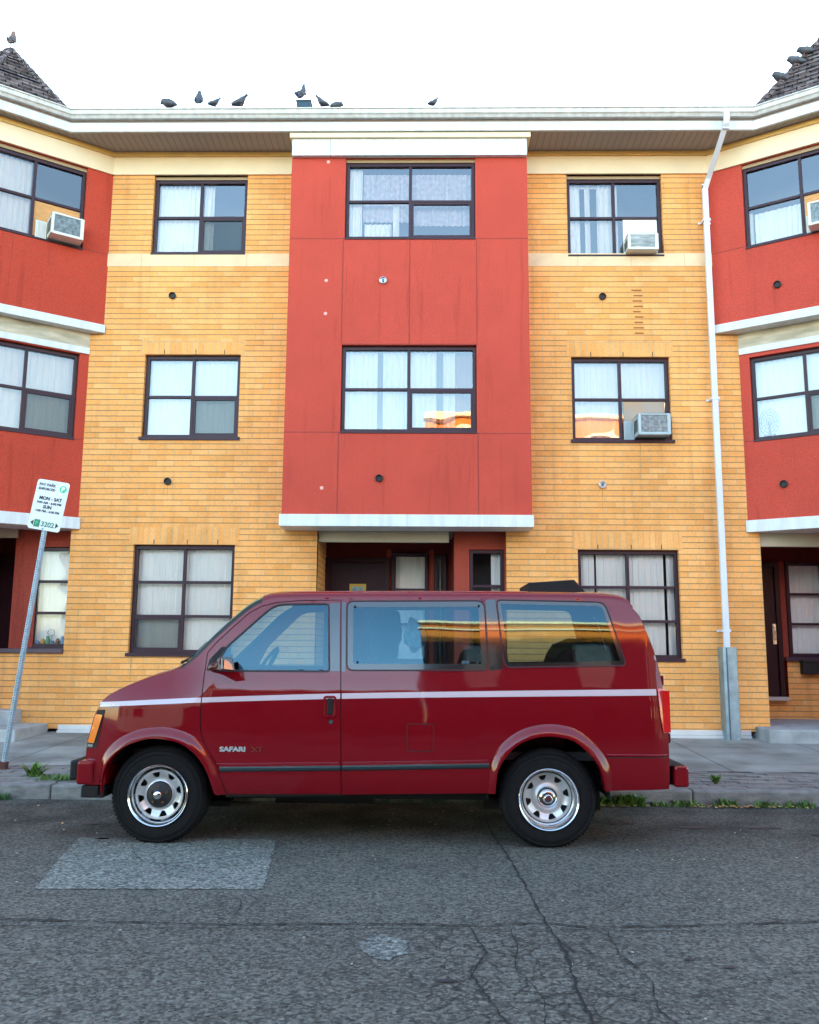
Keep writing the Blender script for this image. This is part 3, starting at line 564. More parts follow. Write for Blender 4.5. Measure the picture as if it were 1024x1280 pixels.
# body of the block behind (unseen side walls, rear wall and neighbouring bays, widened to shade the street)
for sg, P in ((-1, WP[0]), (1, WP[3])):
    x0, x1 = sorted((P[0], sg*15)); boxes(MI, 'outer_wall', RED2, [(x0, x1, P[1], 21, 0, 8.76)], B)
mb = MB(); mb.quad((-15, 25.9, 0), (15, 25.9, 0), (15, 25.9, 9.2), (-15, 25.9, 9.2)); mb.build('rear_blocker_wall', RED2, B)
# turret roofs
def shingle_mat():
    m = mat('turret_shingles', (.13, .10, .105), .95, spec=.15); l = m.node_tree.links; b = m.node_tree.nodes['Principled BSDF']
    g = N(m, 'ShaderNodeNewGeometry'); uv = N(m, 'ShaderNodeUVMap')
    br = N(m, 'ShaderNodeTexBrick'); l.new(uv.outputs[0], br.inputs['Vector']); br.offset = .37; br.offset_frequency = 2
    for k, v in (('Scale', 1), ('Mortar Size', .009), ('Mortar Smooth', .6), ('Bias', -.25), ('Brick Width', .17), ('Row Height', .085)): br.inputs[k].default_value = v
    br.inputs['Color1'].default_value = (.11, .085, .085, 1); br.inputs['Color2'].default_value = (.28, .23, .22, 1); br.inputs['Mortar'].default_value = (.018, .014, .016, 1)
    t = N(m, 'ShaderNodeTexNoise'); t.inputs['Scale'].default_value = 9; t.inputs['Detail'].default_value = 6; l.new(g.outputs['Position'], t.inputs['Vector'])
    r = N(m, 'ShaderNodeMapRange'); r.inputs[1].default_value = .3; r.inputs[2].default_value = .7; r.inputs[3].default_value = .5; r.inputs[4].default_value = 1.5; l.new(t.outputs['Fac'], r.inputs[0])
    v = N(m, 'ShaderNodeVectorMath', operation='SCALE'); l.new(br.outputs['Color'], v.inputs[0]); l.new(r.outputs[0], v.inputs['Scale']); l.new(v.outputs[0], b.inputs['Base Color'])
    bp = N(m, 'ShaderNodeBump', invert=True); bp.inputs['Distance'].default_value = .03; l.new(br.outputs['Fac'], bp.inputs['Height']); l.new(bp.outputs[0], b.inputs['Normal']); return m
TSH = shingle_mat()
def turret(corner, dirx, diry, inx, iny, apex, f=1.15):
    # octagon: first facet runs from the eave corner along the wing eave
    pts = [Vector((corner[0], corner[1]))]; a = math.atan2(diry, dirx); turn = math.copysign(R(45), dirx*iny-diry*inx)
    for k in range(7): pts.append(pts[-1] + Vector((math.cos(a), math.sin(a)))*f); a += turn
    mb = MB(); ap = Vector(apex); zb = 9.055; rows = 14
    for k in range(8):
        p, q = pts[k], pts[(k+1) % 8]; P = Vector((p.x, p.y, zb)); Q = Vector((q.x, q.y, zb))
        nn = (Q-P).cross(ap-P).normalized(); nn = nn if nn.z > 0 else -nn
        for r in range(rows):
            t0, t1 = r/rows, (r+1)/rows; o0 = nn*.022; A0 = P.lerp(ap, t0)+o0; B0 = Q.lerp(ap, t0)+o0
            if r < rows-1: A1 = P.lerp(ap, t1); B1 = Q.lerp(ap, t1); mb.quad(A0, B0, B1, A1); mb.quad(P.lerp(ap, t0), Q.lerp(ap, t0), B0, A0)
            else: mb.add([A0, B0, ap], [(0, 1, 2)])
        tube = [P.lerp(ap, i/24) + Vector((0, 0, .02)) for i in range(25)]; 
        mb.tube(tube, [.035+.012*(i % 2) for i in range(25)], 6)
    return mb.build('turret_roof', TSH, B, recalc=False)
turret((-5.20, 11.46), -cl, -sl, -sl, cl, (-6.40, 12.03, 10.47)); turret((4.72, 11.46), cr, -sr, sr, cr, (6.10, 12.0, 10.69))
# downspout
DX, DY = 4.098, 11.95
def down(mb, pts, w=.04, d=.028):
    vs = []
    for x, y, z, a in pts:
        c, s_ = math.cos(a), math.sin(a)
        for u, v in ((-w, -d), (w, -d), (w, d), (-w, d)): vs.append((x+u, y+v*c, z+v*s_))
    mb.add(vs, [(i*4+k, i*4+(k+1) % 4, i*4+4+(k+1) % 4, i*4+4+k) for i in range(len(pts)-1) for k in range(4)] + [(3, 2, 1, 0)])
DSP = mat('downspout_white', (.68, .70, .75), .4, noise=.05)
mb = MB(); down(mb, [(4.26, 11.385, 9.0, 0), (4.26, 11.385, 8.86, 0), (4.25, 11.40, 8.78, -.5), (4.13, 11.90, 8.22, -.6), (DX, DY, 8.10, 0), (DX, DY, 1.3, 0)])
dsp = mb.build('downspout', DSP, B, bevel=.006)
for zz in (4.93, 1.68, 7.62): mb = MB(); mb.box(DX-.055, DX+.055, DY-.034, DY+.036, zz-.018, zz+.018); mb.box(DX-.095, DX-.055, DY+.09, DY+.10, zz-.015, zz+.015); mb.box(DX+.055, DX+.095, DY+.09, DY+.10, zz-.015, zz+.015); mb.box(DX-.05, DX+.05, DY+.03, DY+.095, zz-.012, zz+.012); mb.build('pipe_strap', DSP, dsp)
for zz in (8.74, 8.16): mb = MB(); mb.box(4.21 if zz > 8.5 else DX-.046, 4.30 if zz > 8.5 else DX+.046, 11.40 if zz > 8.5 else DY-.04, 11.47 if zz > 8.5 else DY+.03, zz-.008, zz+.008); mb.build('pipe_joint', DSP, dsp)
mb = MB(); X = DX+.012
mb.add([(X-.10, 12.06, .2), (X-.085, 11.90, .2), (X-.045, 11.87, .2), (X-.03, 11.87, .2), (X+.085, 11.87, .2), (X+.10, 11.90, .2), (X+.10, 12.06, .2)] + [(X-.10, 12.06, 1.46), (X-.085, 11.90, 1.46), (X-.045, 11.87, 1.46), (X-.03, 11.87, 1.46), (X+.085, 11.87, 1.46), (X+.10, 11.90, 1.46), (X+.10, 12.06, 1.46)],
       [(k, k+1, k+8, k+7) for k in range(6)])
pg = mb.build('pipe_guard', GALV, B)
sm = pg.modifiers.new('solid', 'SOLIDIFY'); sm.thickness = .006
mb = MB(); mb.box(X-.055, X-.04, 11.862, 11.89, .2, 1.45); mb.build('guard_seam', mat('guard_seam', (.08, .11, .14), .6), B)

# drip stains on the walls below sills, vents and joints
DRIP = mat('drip_stain', (.56, .27, .07), .95); DRIPR = mat('drip_red', (.42, .06, .036), .95)
def drip(M, x, z, L, w_, m): 
    mb = MB(M); n = 8; vs = []
    for k in range(n+1): t = k/n; ww = w_*(1-t)**.7*rnd.uniform(.5, 1.1); xx = x+rnd.uniform(-.002, .002); vs += [(xx-ww, -.0012, z-L*t), (xx+ww, -.0012, z-L*t)]
    mb.add(vs, [(2*k, 2*k+1, 2*k+3, 2*k+2) for k in range(n)]); mb.build('drip_stain', m, B, recalc=False)
for x, z, L, w_ in ((-3.646, 3.68, .22, .006), (2.577, 6.44, .2, .006), (2.50, 3.65, .4, .007), (-3.713, 6.45, .12, .005), (3.05, 4.32, .55, .009), (-2.72, 1.27, .3, .006), (-4.03, 1.27, .45, .010)): drip(MF, x, z, L, w_, DRIP)
for x, z, L, w_ in ((.55, 4.33, .35, .005), (.30, 4.33, .5, .004), (.66, 4.33, .8, .005), (-1.1, 4.33, .3, .004), (-.6, 3.64, .2, .004), (.1, 7.16, .3, .004)): drip(MBAY, x, z, L, w_, DRIPR)
for M_, x, z, L in ((LM3, -.98, 7.1, .5), (LM3, -.80, 7.1, .35), (LM3, -1.4, 7.1, .3), (RM3, .50, 7.08, .3), (RM2, .496, 3.63, .3), (RM3, .88, 6.42, .2)): drip(M_, x, z, L, .006, DRIPR)

# ---- window air conditioners (things standing in the windows)
ACW = mat('ac_white', (.72, .72, .66), .45, noise=.05, nscale=6); ACG = mat('ac_grey', (.42, .50, .52), .4, noise=.08)
PLY = mat('plywood', (.62, .30, .10), .7, noise=.15, nscale=8, stretch=(1, 1, 6))
def ac(M, x0, x1, z0, z1, yo, case, label, panel, fill=None, filz=None, acc=None, scuff=False):
    base = M @ Vector(((x0+x1)/2, -yo/2, z0)); t = thing('air_conditioner', base, label, 'air conditioner', 'window air conditioners')
    mb = MB(M); b_ = .035; yf = -yo
    mb.box(x0, x1, yf+.01, .25, z0, z1)
    for a, b, c, d in ((x0, x0+b_, z0, z1), (x1-b_*1.4, x1, z0, z1), (x0+b_, x1-b_*1.4, z1-b_*.7, z1), (x0+b_, x1-b_*1.4, z0, z0+b_)): mb.box(a, b, yf-.012, yf+.01, c, d)
    c_ = mb.build('casing', case, t, bevel=.006)
    mb = MB(M); n = int((z1-z0)/.016)
    for i in range(2, n-1): zz = z0+(z1-z0)*i/n; mb.box(x0+b_, x1-b_*1.4, yf-.004, yf+.009, zz-.003, zz+.003)
    mb.box(x0+b_, x1-b_*1.4, yf+.003, yf+.008, z0+b_, z1-b_*.7)
    mb.build('condenser_grille', mat('coil_grey', (.24, .29, .31), .45, .4, noise=.5, nscale=22) if not scuff else mat('coil_scuffed', (.20, .26, .28), .45, col2=(.66, .70, .70), nscale=9, stretch=(.6, 1, 3)), t)
    mb = MB(M); n = 6
    for sgn, xx in ((-1, x0), (1, x1)):
        for i in range(n): yy = yf+.06+i*.03; mb.box(xx-.003, xx+.003, yy, yy+.014, z0+.06, z1-.06)
    mb.build('side_louvres', mat('louvre_dark', (.10, .10, .09), .6), t)
    if acc:
        mb = MB(M); a, b = acc; k = max(3, int((b-a)/.018))
        for i in range(k): x_ = a+(b-a)*i/k; mb.box(x_, x_+(b-a)/k*.8, .045-.008*(i % 2), .055, z0-.02, z1-.06)
        mb.box(a, b, .055, .06, z0-.03, z1-.05); mb.build('accordion_panel', ACG if case is ACG else ACW, t)
    if fill:
        mb = MB(M); mb.box(fill[0], fill[1], .085, .10, filz[0], filz[1]); mb.build('filler_panel', panel, t)
    return t
ac(LM3, -.862, -.42, 7.165, 7.475, .22, ACW, 'white air conditioner under a plywood panel in the left wing top window', PLY, (-1.05, -.42), (7.16, 7.72), (-1.02, -.87))
ac(RM3, 1.35, 1.80, 7.13, 7.46, .22, ACW, 'white air conditioner cut by the right edge of the photo, under orange plywood', PLY, (1.28, 1.95), (7.13, 7.72), (1.29, 1.345))
ac(MF, 2.94, 3.38, 7.155, 7.40, .15, ACW, 'white air conditioner with scuffed grille in the top brick window left of the downspout', mat('white_panel', (.80, .74, .68), .6), (2.93, 3.43), (7.15, 7.75), None, scuff=True)
ac(MF, 2.99, 3.44, 4.39, 4.69, .19, ACG, 'grey air conditioner in the middle brick window left of the downspout', mat('grey_panel', (.34, .32, .30), .6, col2=(.5, .3, .15), nscale=3), (2.85, 3.44), (4.38, 4.94), (2.84, 2.985))
# fan standing in the right wing's middle window
t = thing('electric_fan', RM2 @ Vector((.30, .13, 4.38)), 'round wire desk fan behind the glass of the right wing middle window', 'fan')
mb = MB(RM2)
for r_ in (.05, .09, .13, .165): mb.tube([(.33+r_*.8*math.cos(a), .125, 4.60+r_*math.sin(a)*1.15) for a in [k*math.pi/14 for k in range(29)]], .004, 5, False)
for k in range(14): a = k*math.pi/7; mb.tube([(.33, .12, 4.60), (.33+.13*math.cos(a), .125, 4.60+.19*math.sin(a))], .0025, 4)
mb.build('fan_guard', mat('fan_wire', (.25, .33, .33), .4), t); mb = MB(RM2); mb.tube([(.33, .14, 4.60), (.33, .14, 4.42)], .015); mb.box(.25, .41, .11, .165, 4.375, 4.42); mb.build('fan_stand', BLACKV, t)
# toys on the sill of the left ground-floor window
def sill_toys():
    t = thing('sill_ornaments', (-5.28, 12.33, 1.44), 'small colourful toys and a wire stand on the sill of the lower left window', 'ornaments')
    cols = [(.15, .35, .6), (.8, .35, .05), (.08, .35, .2), (.1, .3, .5), (.3, .12, .05), (.2, .4, .6)]
    for i, c in enumerate(cols):
        mb = MB(); x = -5.46+i*.07; h = .04+.035*((i*7) % 3)
        mb.lathe([(0, 0), (.028, .0), (.03, h*.5), (.018, h*.7), (.024, h*.9), (0, h)], (x, 12.325, 1.445), 'z', 12); mb.build('toy', mat('toy_%d' % i, c, .5), t, smooth=True)
    mb = MB(); mb.tube([(-5.28+.05*math.cos(a), 12.33, 1.60+.045*math.sin(a)) for a in [k*math.pi/8 for k in range(17)]], .006, 5); mb.tube([(-5.28, 12.33, 1.445), (-5.28, 12.33, 1.56)], .006, 5)
    mb.build('wire_stand', mat('wire_grey', (.3, .35, .36), .4, .5), t)
sill_toys()
# mailbox on the far right porch wall
t = thing('mailbox', (5.68, 13.2, 1.12), 'black mailbox on the brick under the window at the right edge', 'mailbox')
mb = MB(); mb.box(5.60, 5.84, 13.10, 13.225, 1.07, 1.27); mb.build('mailbox_body', BLACKV, t, bevel=.012); mb = MB(); mb.box(5.59, 5.85, 13.085, 13.225, 1.25, 1.285); mb.build('mailbox_lid', BLACKV, t, bevel=.006)

# ------------------------------------------------------------------ van
VX, VC, VY = -.35, 7.52, 6.55
V = thing('van', (VX, VC, 0), 'dark red passenger van with white side stripe and steel wheels parked at the kerb', 'van')
def paint_mat():
    m = mat('maroon_paint', (.175, .0003, .0056), .5, coat=1, coatr=.02, spec=.05); l = m.node_tree.links; b = m.node_tree.nodes['Principled BSDF']
    g = N(m, 'ShaderNodeNewGeometry'); t = N(m, 'ShaderNodeTexNoise'); t.inputs['Scale'].default_value = 1.6; t.inputs['Detail'].default_value = 2
    l.new(g.outputs['Position'], t.inputs['Vector']); bp = N(m, 'ShaderNodeBump'); bp.inputs['Strength'].default_value = 1; bp.inputs['Distance'].default_value = .006
    l.new(t.outputs['Fac'], bp.inputs['Height']); l.new(bp.outputs[0], b.inputs['Coat Normal']); 
    t2 = N(m, 'ShaderNodeTexNoise'); t2.inputs['Scale'].default_value = 2.2; t2.inputs['Detail'].default_value = 8; l.new(g.outputs['Position'], t2.inputs['Vector'])
    r = N(m, 'ShaderNodeMapRange'); r.inputs[1].default_value = .35; r.inputs[2].default_value = .7; r.inputs[3].default_value = .015; r.inputs[4].default_value = .06; l.new(t2.outputs['Fac'], r.inputs[0]); l.new(r.outputs[0], b.inputs['Coat Roughness'])
    return m
PAINT = paint_mat()
VG = glass_mat('van_glass', (.50, .62, .66), 1.8, wave=.003, gc=(.42, .80, 1)); VBLK = mat('black_gloss', (.008, .010, .012), .12, coat=1); RUB = mat('black_rubber', (.012, .012, .013), .6)
PLB = mat('black_plastic', (.012, .012, .014), .55, spec=.25); CHR = mat('chrome', (.75, .76, .78), .12, 1); SILV = mat('silver_wheel', (.62, .64, .66), .36, .55, noise=.1, nscale=12)
STR = mat('white_stripe', (.56, .46, .51), .3, coat=1); AMB = mat('amber_lens', (.85, .20, .01), .18, coat=1); TAIL = mat('red_lens', (.62, .008, .008), .15, coat=1)
TYRE = mat('tyre_rubber', (.009, .009, .010), .8, noise=.2, nscale=20, spec=.2); INT = mat('van_interior', (.055, .05, .055), .9); SEAT = mat('dark_red_seat', (.12, .02, .02), .9)
def pch(pts):
    xs = [p[0] for p in pts]; ys = [p[1] for p in pts]; n = len(xs); h = [xs[i+1]-xs[i] for i in range(n-1)]; dl = [(ys[i+1]-ys[i])/h[i] for i in range(n-1)]
    m = [dl[0]] + [0 if dl[i-1]*dl[i] <= 0 else 2*dl[i-1]*dl[i]/(dl[i-1]+dl[i]) for i in range(1, n-1)] + [dl[-1]]
    def f(x):
        if x <= xs[0]: return ys[0]+m[0]*(x-xs[0])*0
        if x >= xs[-1]: return ys[-1]+m[-1]*(x-xs[-1])
        i = max(k for k in range(n-1) if xs[k] <= x); t = (x-xs[i])/h[i]; a = t*t; b = a*t
        return (2*b-3*a+1)*ys[i]+(b-2*a+t)*h[i]*m[i]+(-2*b+3*a)*ys[i+1]+(b-a)*h[i]*m[i+1]
    return f
dz = pch([(.30, .07), (.40, .030), (.52, .006), (.66, 0), (.85, .004), (1.00, .012), (1.06, .018), (1.14, .032), (1.25, .056), (1.40, .086), (1.60, .130), (1.80, .182)])
# the hood and wing lean in more strongly towards the nose
def D(x, z):
    d = dz(z)
    if x < -2.15: d += ((-2.15-x)/.36)**2*.085
    if x < -1.6 and z > 1.0: d += (z-1.0)*.35*min(1, (-1.6-x)/.3)
    if x > 1.66: d += ((x-1.66)/.14)**2*.035
    return d
def nearmap(off): return lambda x, z: (x, VY+D(x, z)+off, z)
def farmap(off): return lambda x, z: (x, 2*VC-VY-D(x, z)-off, z)
def inpoly(p, poly):
    c = False; n = len(poly); x, y = p
    for i in range(n):
        a, b = poly[i], poly[(i+1) % n]
        if (a[1] > y) != (b[1] > y) and x < (b[0]-a[0])*(y-a[1])/(b[1]-a[1])+a[0]: c = not c
    return c
def dens(poly, st=.03):
    out = []
    for a, b in zip(poly, poly[1:]+poly[:1]):
        n = max(1, int(math.dist(a, b)/st)); out += [(a[0]+(b[0]-a[0])*k/n, a[1]+(b[1]-a[1])*k/n) for k in range(n)]
    return out
def rpoly(poly, r, n=5):          # round the corners
    out = []; m = len(poly)
    for i in range(m):
        p0, p, p1 = Vector(poly[i-1]), Vector(poly[i]), Vector(poly[(i+1) % m]); rr = r[i] if isinstance(r, (list, tuple)) else r
        a = p + (p0-p).normalized()*min(rr, (p0-p).length*.45); b = p + (p1-p).normalized()*min(rr, (p1-p).length*.45)
        for k in range(n+1): t = k/n; q = a*(1-t)**2 + p*2*t*(1-t) + b*t*t; out.append((q.x, q.y))
    return out
def patch(mb, outer, holes, fn, st=.035):
    polys = [dens(outer, st)] + [dens(h, st) for h in holes]; vs = []; es = []
    for pl in polys:
        n0 = len(vs); vs += [Vector(p) for p in pl]; es += [(n0+i, n0+(i+1) % len(pl)) for i in range(len(pl))]
    x0 = min(p[0] for p in outer); x1 = max(p[0] for p in outer); z0 = min(p[1] for p in outer); z1 = max(p[1] for p in outer)
    bd = list(vs); cells = {}
    for b in bd: cells.setdefault((int(b.x/st), int(b.y/st)), []).append(b)
    i = x0+st/2
    while i < x1:
        k = z0+st/2
        while k < z1:
            q = Vector((i, k))
            if inpoly((i, k), outer) and not any(inpoly((i, k), h) for h in holes):
                cx, cz = int(i/st), int(k/st)
                if all((q-b).length > st*.45 for a in (-1, 0, 1) for c in (-1, 0, 1) for b in cells.get((cx+a, cz+c), [])): vs.append(q)
            k += st
        i += st
    rv, _, rf, _, _, _ = delaunay_2d_cdt(vs, es, [], 0, 1e-6); fs = []
    for f in rf:
        c = sum((rv[j] for j in f), Vector((0, 0)))/len(f)
        if inpoly(c, outer) and not any(inpoly(c, h) for h in holes): fs.append(tuple(f))
    return mb.add([fn(v.x, v.y) for v in rv], fs)
def strip(mb, path, hw, th, fn2, n=6):     # rounded moulding along a path in (x, z)
    vs = []
    for x, z in path:
        for k in range(n+1):
            t = k/n*2-1; vs.append(fn2(x, z+hw*t, -th*math.sqrt(max(0, 1-t**4))))
    m = n+1; return mb.add(vs, [(i*m+k, i*m+k+1, (i+1)*m+k+1, (i+1)*m+k) for i in range(len(path)-1) for k in range(n)])
FW, RW, AXZ, TR = -1.953, .917, .345, .353

ARF = [(-2.372, .34), (-2.352, .50), (-2.27, .639), (-2.133, .725), (-1.984, .756), (-1.821, .735), (-1.678, .652), (-1.583, .522), (-1.53, .363)]
ARR = [(.526, .385), (.537, .521), (.617, .667), (.756, .767), (.904, .797), (1.063, .777), (1.198, .683), (1.286, .561), (1.322, .41)]
OUTF = [(-2.392, .41), (-2.377, .594), (-2.306, .708), (-2.196, .785), (-2.059, .830), (-1.920, .840), (-1.779, .813), (-1.636, .735), (-1.538, .601), (-1.478, .445), (-1.462, .352)]
OUTR = [(.470, .382), (.482, .52), (.526, .677), (.60, .765), (.757, .857), (.929, .885), (1.089, .861), (1.245, .761), (1.322, .662), (1.372, .529), (1.378, .412)]
def smoothpath(P, n):
    fx = pch([(i, p[0]) for i, p in enumerate(P)]); fz = pch([(i, p[1]) for i, p in enumerate(P)])
    return [(fx((len(P)-1)*k/n), fz((len(P)-1)*k/n)) for k in range(n+1)]
ARFs, ARRs = smoothpath(ARF, 28), smoothpath(ARR, 28)
OUTFs, OUTRs = smoothpath(OUTF, 28), smoothpath(OUTR, 28)
SHO = 1.805
TOPL = smoothpath([(-2.43, .985), (-2.385, 1.035), (-2.27, 1.095), (-2.085, 1.165), (-1.91, 1.222), (-1.84, 1.262), (-1.75, 1.330), (-1.60, 1.475), (-1.46, 1.612), (-1.345, 1.712), (-1.27, 1.76), (-1.15, 1.795), (-.95, SHO), (.4, 1.815), (1.2, 1.812), (1.45, 1.805), (1.545, 1.79), (1.60, 1.74)], 60)
REARL = [(1.645, 1.68), (1.69, 1.55), (1.737, 1.40), (1.777, 1.158), (1.79, .98), (1.799, .82), (1.80, .655), (1.797, .424)]
NOSE = [(-2.52, .42), (-2.52, .62), (-2.512, .72), (-2.49, .82), (-2.46, .93)]
BOT = [(1.322, .41)] + ARRs[::-1][1:-1] + [(.526, .385), (.0, .375), (-.6, .364), (-1.45, .353), (-1.53, .35)] + ARFs[::-1][1:-1] + [(-2.372, .41)]
OUTLINE = TOPL + REARL + BOT + NOSE
WIN1 = rpoly([(-1.585, 1.252), (-.712, 1.252), (-.738, 1.758), (-1.118, 1.752), (-1.188, 1.718), (-1.49, 1.43)], [.02, .02, .03, .05, .05, .02])
WIN2 = rpoly([(-.575, 1.262), (.480, 1.270), (.462, 1.790), (-.592, 1.780)], [.05, .05, .06, .05])
WIN3 = rpoly([(.607, 1.292), (1.512, 1.312), (1.385, 1.785), (.560, 1.797)], [.05, .035, .06, .035])
DOOR = [(-.642, 1.838), (-.632, 1.5), (-.622, 1.25), (-.610, .90), (-.600, .366), (-1.44, .356), (-1.478, .445), (-1.505, .545), (-1.538, .613), (-1.60, .70), (-1.634, .77), (-1.648, .83), (-1.653, 1.0), (-1.650, 1.229), (-1.640, 1.385)]
AP = [(-1.565, 1.470), (-1.46, 1.575), (-1.345, 1.685), (-1.255, 1.737), (-1.14, 1.768), (-.95, 1.785)]
DOOR = [(-.642, 1.79)] + DOOR[1:] + AP
def grow(poly, g):
    c = Vector((sum(p[0] for p in poly)/len(poly), sum(p[1] for p in poly)/len(poly))); out = []; n = len(poly)
    area = sum(poly[i-1][0]*poly[i][1]-poly[i][0]*poly[i-1][1] for i in range(n)); s_ = 1 if area > 0 else -1
    for i in range(n):
        a, p, b = Vector(poly[i-1]), Vector(poly[i]), Vector(poly[(i+1) % n]); d1 = (p-a); d2 = (b-p)
        if d1.length < 1e-6 or d2.length < 1e-6: d1 = d2 = (b-a)
        n1 = Vector((d1.y, -d1.x)).normalized(); n2 = Vector((d2.y, -d2.x)).normalized(); m = (n1+n2).normalized(); out.append(tuple(p+m*g*s_))
    return out
DOORH = grow(DOOR, .0035)
# body sides
mb = MB(); patch(mb, OUTLINE, [DOORH, grow(WIN2, -.004), grow(WIN3, -.004)], nearmap(0), .03); mb.build('body_side', PAINT, V, smooth=60)
mb = MB(); patch(mb, OUTLINE, [WIN1, grow(WIN2, -.004), grow(WIN3, -.004)], farmap(0), .05); mb.build('body_side', PAINT, V, smooth=60)
mb = MB(); patch(mb, grow(DOOR, -.003), [grow(WIN1, -.002)], nearmap(0), .03); FD = mb.build('front_door', PAINT, V, smooth=60)
# dark jamb behind the door gap
mb = MB(); g1 = grow(DOOR, .02); g2 = grow(DOOR, -.02); vs = [nearmap(.012)(*p) for p in g1] + [nearmap(.012)(*p) for p in g2]; n = len(g1)
mb.add(vs, [(i, (i+1) % n, (i+1) % n+n, i+n) for i in range(n)]); mb.build('door_jamb', RUB, V, recalc=False)
# glass and black surrounds
def ring(mb, outer, inner, fn):
    n = len(outer); mb.add([fn(*p) for p in outer]+[fn(*p) for p in inner], [(i, (i+1) % n, (i+1) % n+n, i+n) for i in range(n)])
def seal(poly, w_, parent, off=-.003, fn=nearmap):
    mb = MB(); a = dens(poly, .03); vs = []
    rings = [(grow(a, w_), 0.001), (grow(a, w_*.75), off), (grow(a, w_*.1), off), (grow(a, -.007), .013)]
    for p, o in rings: vs += [fn(o)(*q) for q in p]
    n = len(a); mb.add(vs, [(r*n+i, r*n+(i+1) % n, (r+1)*n+(i+1) % n, (r+1)*n+i) for r in range(3) for i in range(n)])
    return mb.build('window_seal', RUB, parent, smooth=60, recalc=False)
mb = MB(); patch(mb, grow(WIN1, .004), [], nearmap(.009), .03); G1 = mb.build('door_glass', VG, FD, smooth=60, recalc=False); seal(WIN1, .010, FD)
mb = MB(); patch(mb, WIN2, [], nearmap(.002), .05); G2 = mb.build('side_window', VG, V, smooth=60, recalc=False); seal(WIN2, .008, V, -.006)
mb = MB(); patch(mb, WIN3, [], nearmap(.002), .05); G3 = mb.build('side_window', VG, V, smooth=60, recalc=False); seal(WIN3, .008, V, -.006)
for wp, par, wd in ((WIN2, G2, .045), (WIN3, G3, .03)):
    a = dens(wp, .03); mb = MB(); ring(mb, grow(a, -.002), grow(a, -wd), nearmap(.0005)); mb.build('black_border', VBLK, par, recalc=False, smooth=60)
mb = MB()
for x, z in ((-.53, 1.74), (.42, 1.75), (-.50, 1.32), (.42, 1.32)): mb.lathe([(0, -.006), (.009, -.006), (.009, 0)], (x, VY+D(x, z)+.001, z), n=10)
mb.build('window_screws', VBLK, G2)
for wp in (WIN1, WIN2, WIN3):
    mb = MB(); patch(mb, wp, [], farmap(.004), .08); mb.build('side_window', VG, V, smooth=60, recalc=False)
mb = MB(); BPI = [(-.700, 1.252), (-.632, 1.252), (-.650, 1.768), (-.728, 1.766)]; patch(mb, BPI, [], nearmap(-.0015), .04); mb.build('pillar_trim', VBLK, FD, smooth=60, recalc=False)
mb = MB(); patch(mb, [(-.614, 1.25), (-.588, 1.25), (-.604, 1.776), (-.634, 1.776)], [], nearmap(-.0015), .03)
mb.build('pillar_trim', VBLK, V, smooth=60, recalc=False); mb = MB(); patch(mb, [(.492, 1.262), (.595, 1.280), (.548, 1.800), (.474, 1.800)], [], nearmap(-.0015), .04); mb.build('pillar_trim', VBLK, V, smooth=60, recalc=False)
mb = MB(); patch(mb, [(-1.637, 1.25), (-1.60, 1.25), (-1.60, 1.265), (-1.50, 1.425), (-1.53, 1.43), (-1.62, 1.33)], [], nearmap(-.003), .03); mb.build('mirror_mount', PLB, FD, recalc=False)
# rear quarter glass line of red paint between drip rail and roof: drip rail
mb = MB(); vs = []; P = smoothpath([(-1.60, 1.505), (-1.46, 1.645), (-1.34, 1.742), (-1.27, 1.778), (-1.14, 1.803), (-.9, 1.812), (.4, 1.820), (1.2, 1.818), (1.45, 1.808)], 50)
# stripe, lower moulding
SP = pch([(-2.40, .996), (-1.653, 1.035), (-.611, 1.072), (.417, 1.094), (1.718, 1.117)])
def stripe(x0, x1, parent):
    n = 24; hw = lambda x: .017+.006*(x+2.4)/4.1
    up = [(x0+(x1-x0)*k/n, 0) for k in range(n+1)]; o = [(x, SP(x)+hw(x)) for x, _ in up] + [(x, SP(x)-hw(x)) for x, _ in reversed(up)]
    mb = MB(); patch(mb, o, [], nearmap(-.0012), .02); mb.build('side_stripe', STR, parent, smooth=60, recalc=False)
stripe(-2.425, -1.656, V); stripe(-1.648, -.620, FD); stripe(-.608, 1.722, V)
SM = pch([(-1.50, .541), (-.599, .558), (.50, .585)])
def moulding(x0, x1, parent):
    P = [(x0+(x1-x0)*k/20, SM(x0+(x1-x0)*k/20)) for k in range(21)]
    mb = MB(); strip(mb, P, .020, .016, lambda x, z, o: nearmap(o)(x, z)); o = mb.build('lower_moulding', mat('moulding_black', (.012, .03, .035), .3, coat=1), parent, smooth=60, recalc=False)
    mb = MB(); strip(mb, [(x, z+.017) for x, z in P], .005, .019, lambda x, z, o: nearmap(o)(x, z), 4); mb.build('bright_strip', CHR, o, smooth=60, recalc=False)
moulding(-1.492, -.606, FD); moulding(-.594, .478, V)
mb = MB(); strip(mb, [(x, SM(x)+.036) for x in (-1.52, -1.2, -.9, -.62)], .006, .004, lambda x, z, o: nearmap(o)(x, z)); mb.build('crease', PAINT, FD, smooth=60, recalc=False)
mb = MB(); strip(mb, [(x, SM(x)+.036) for x in (-.59, -.3, 0, .3, .47)], .006, .004, lambda x, z, o: nearmap(o)(x, z))
strip(mb, [(x, .665) for x in (1.34, 1.45, 1.6, 1.7, 1.78)], .010, .008, lambda x, z, o: nearmap(o)(x, z)); mb.build('crease', PAINT, V, smooth=60, recalc=False)
mb = MB(); patch(mb, [(1.335, .652), (1.797, .656), (1.797, .650), (1.335, .646)], [], nearmap(-.002), .05); mb.build('panel_gap', RUB, V, recalc=False)
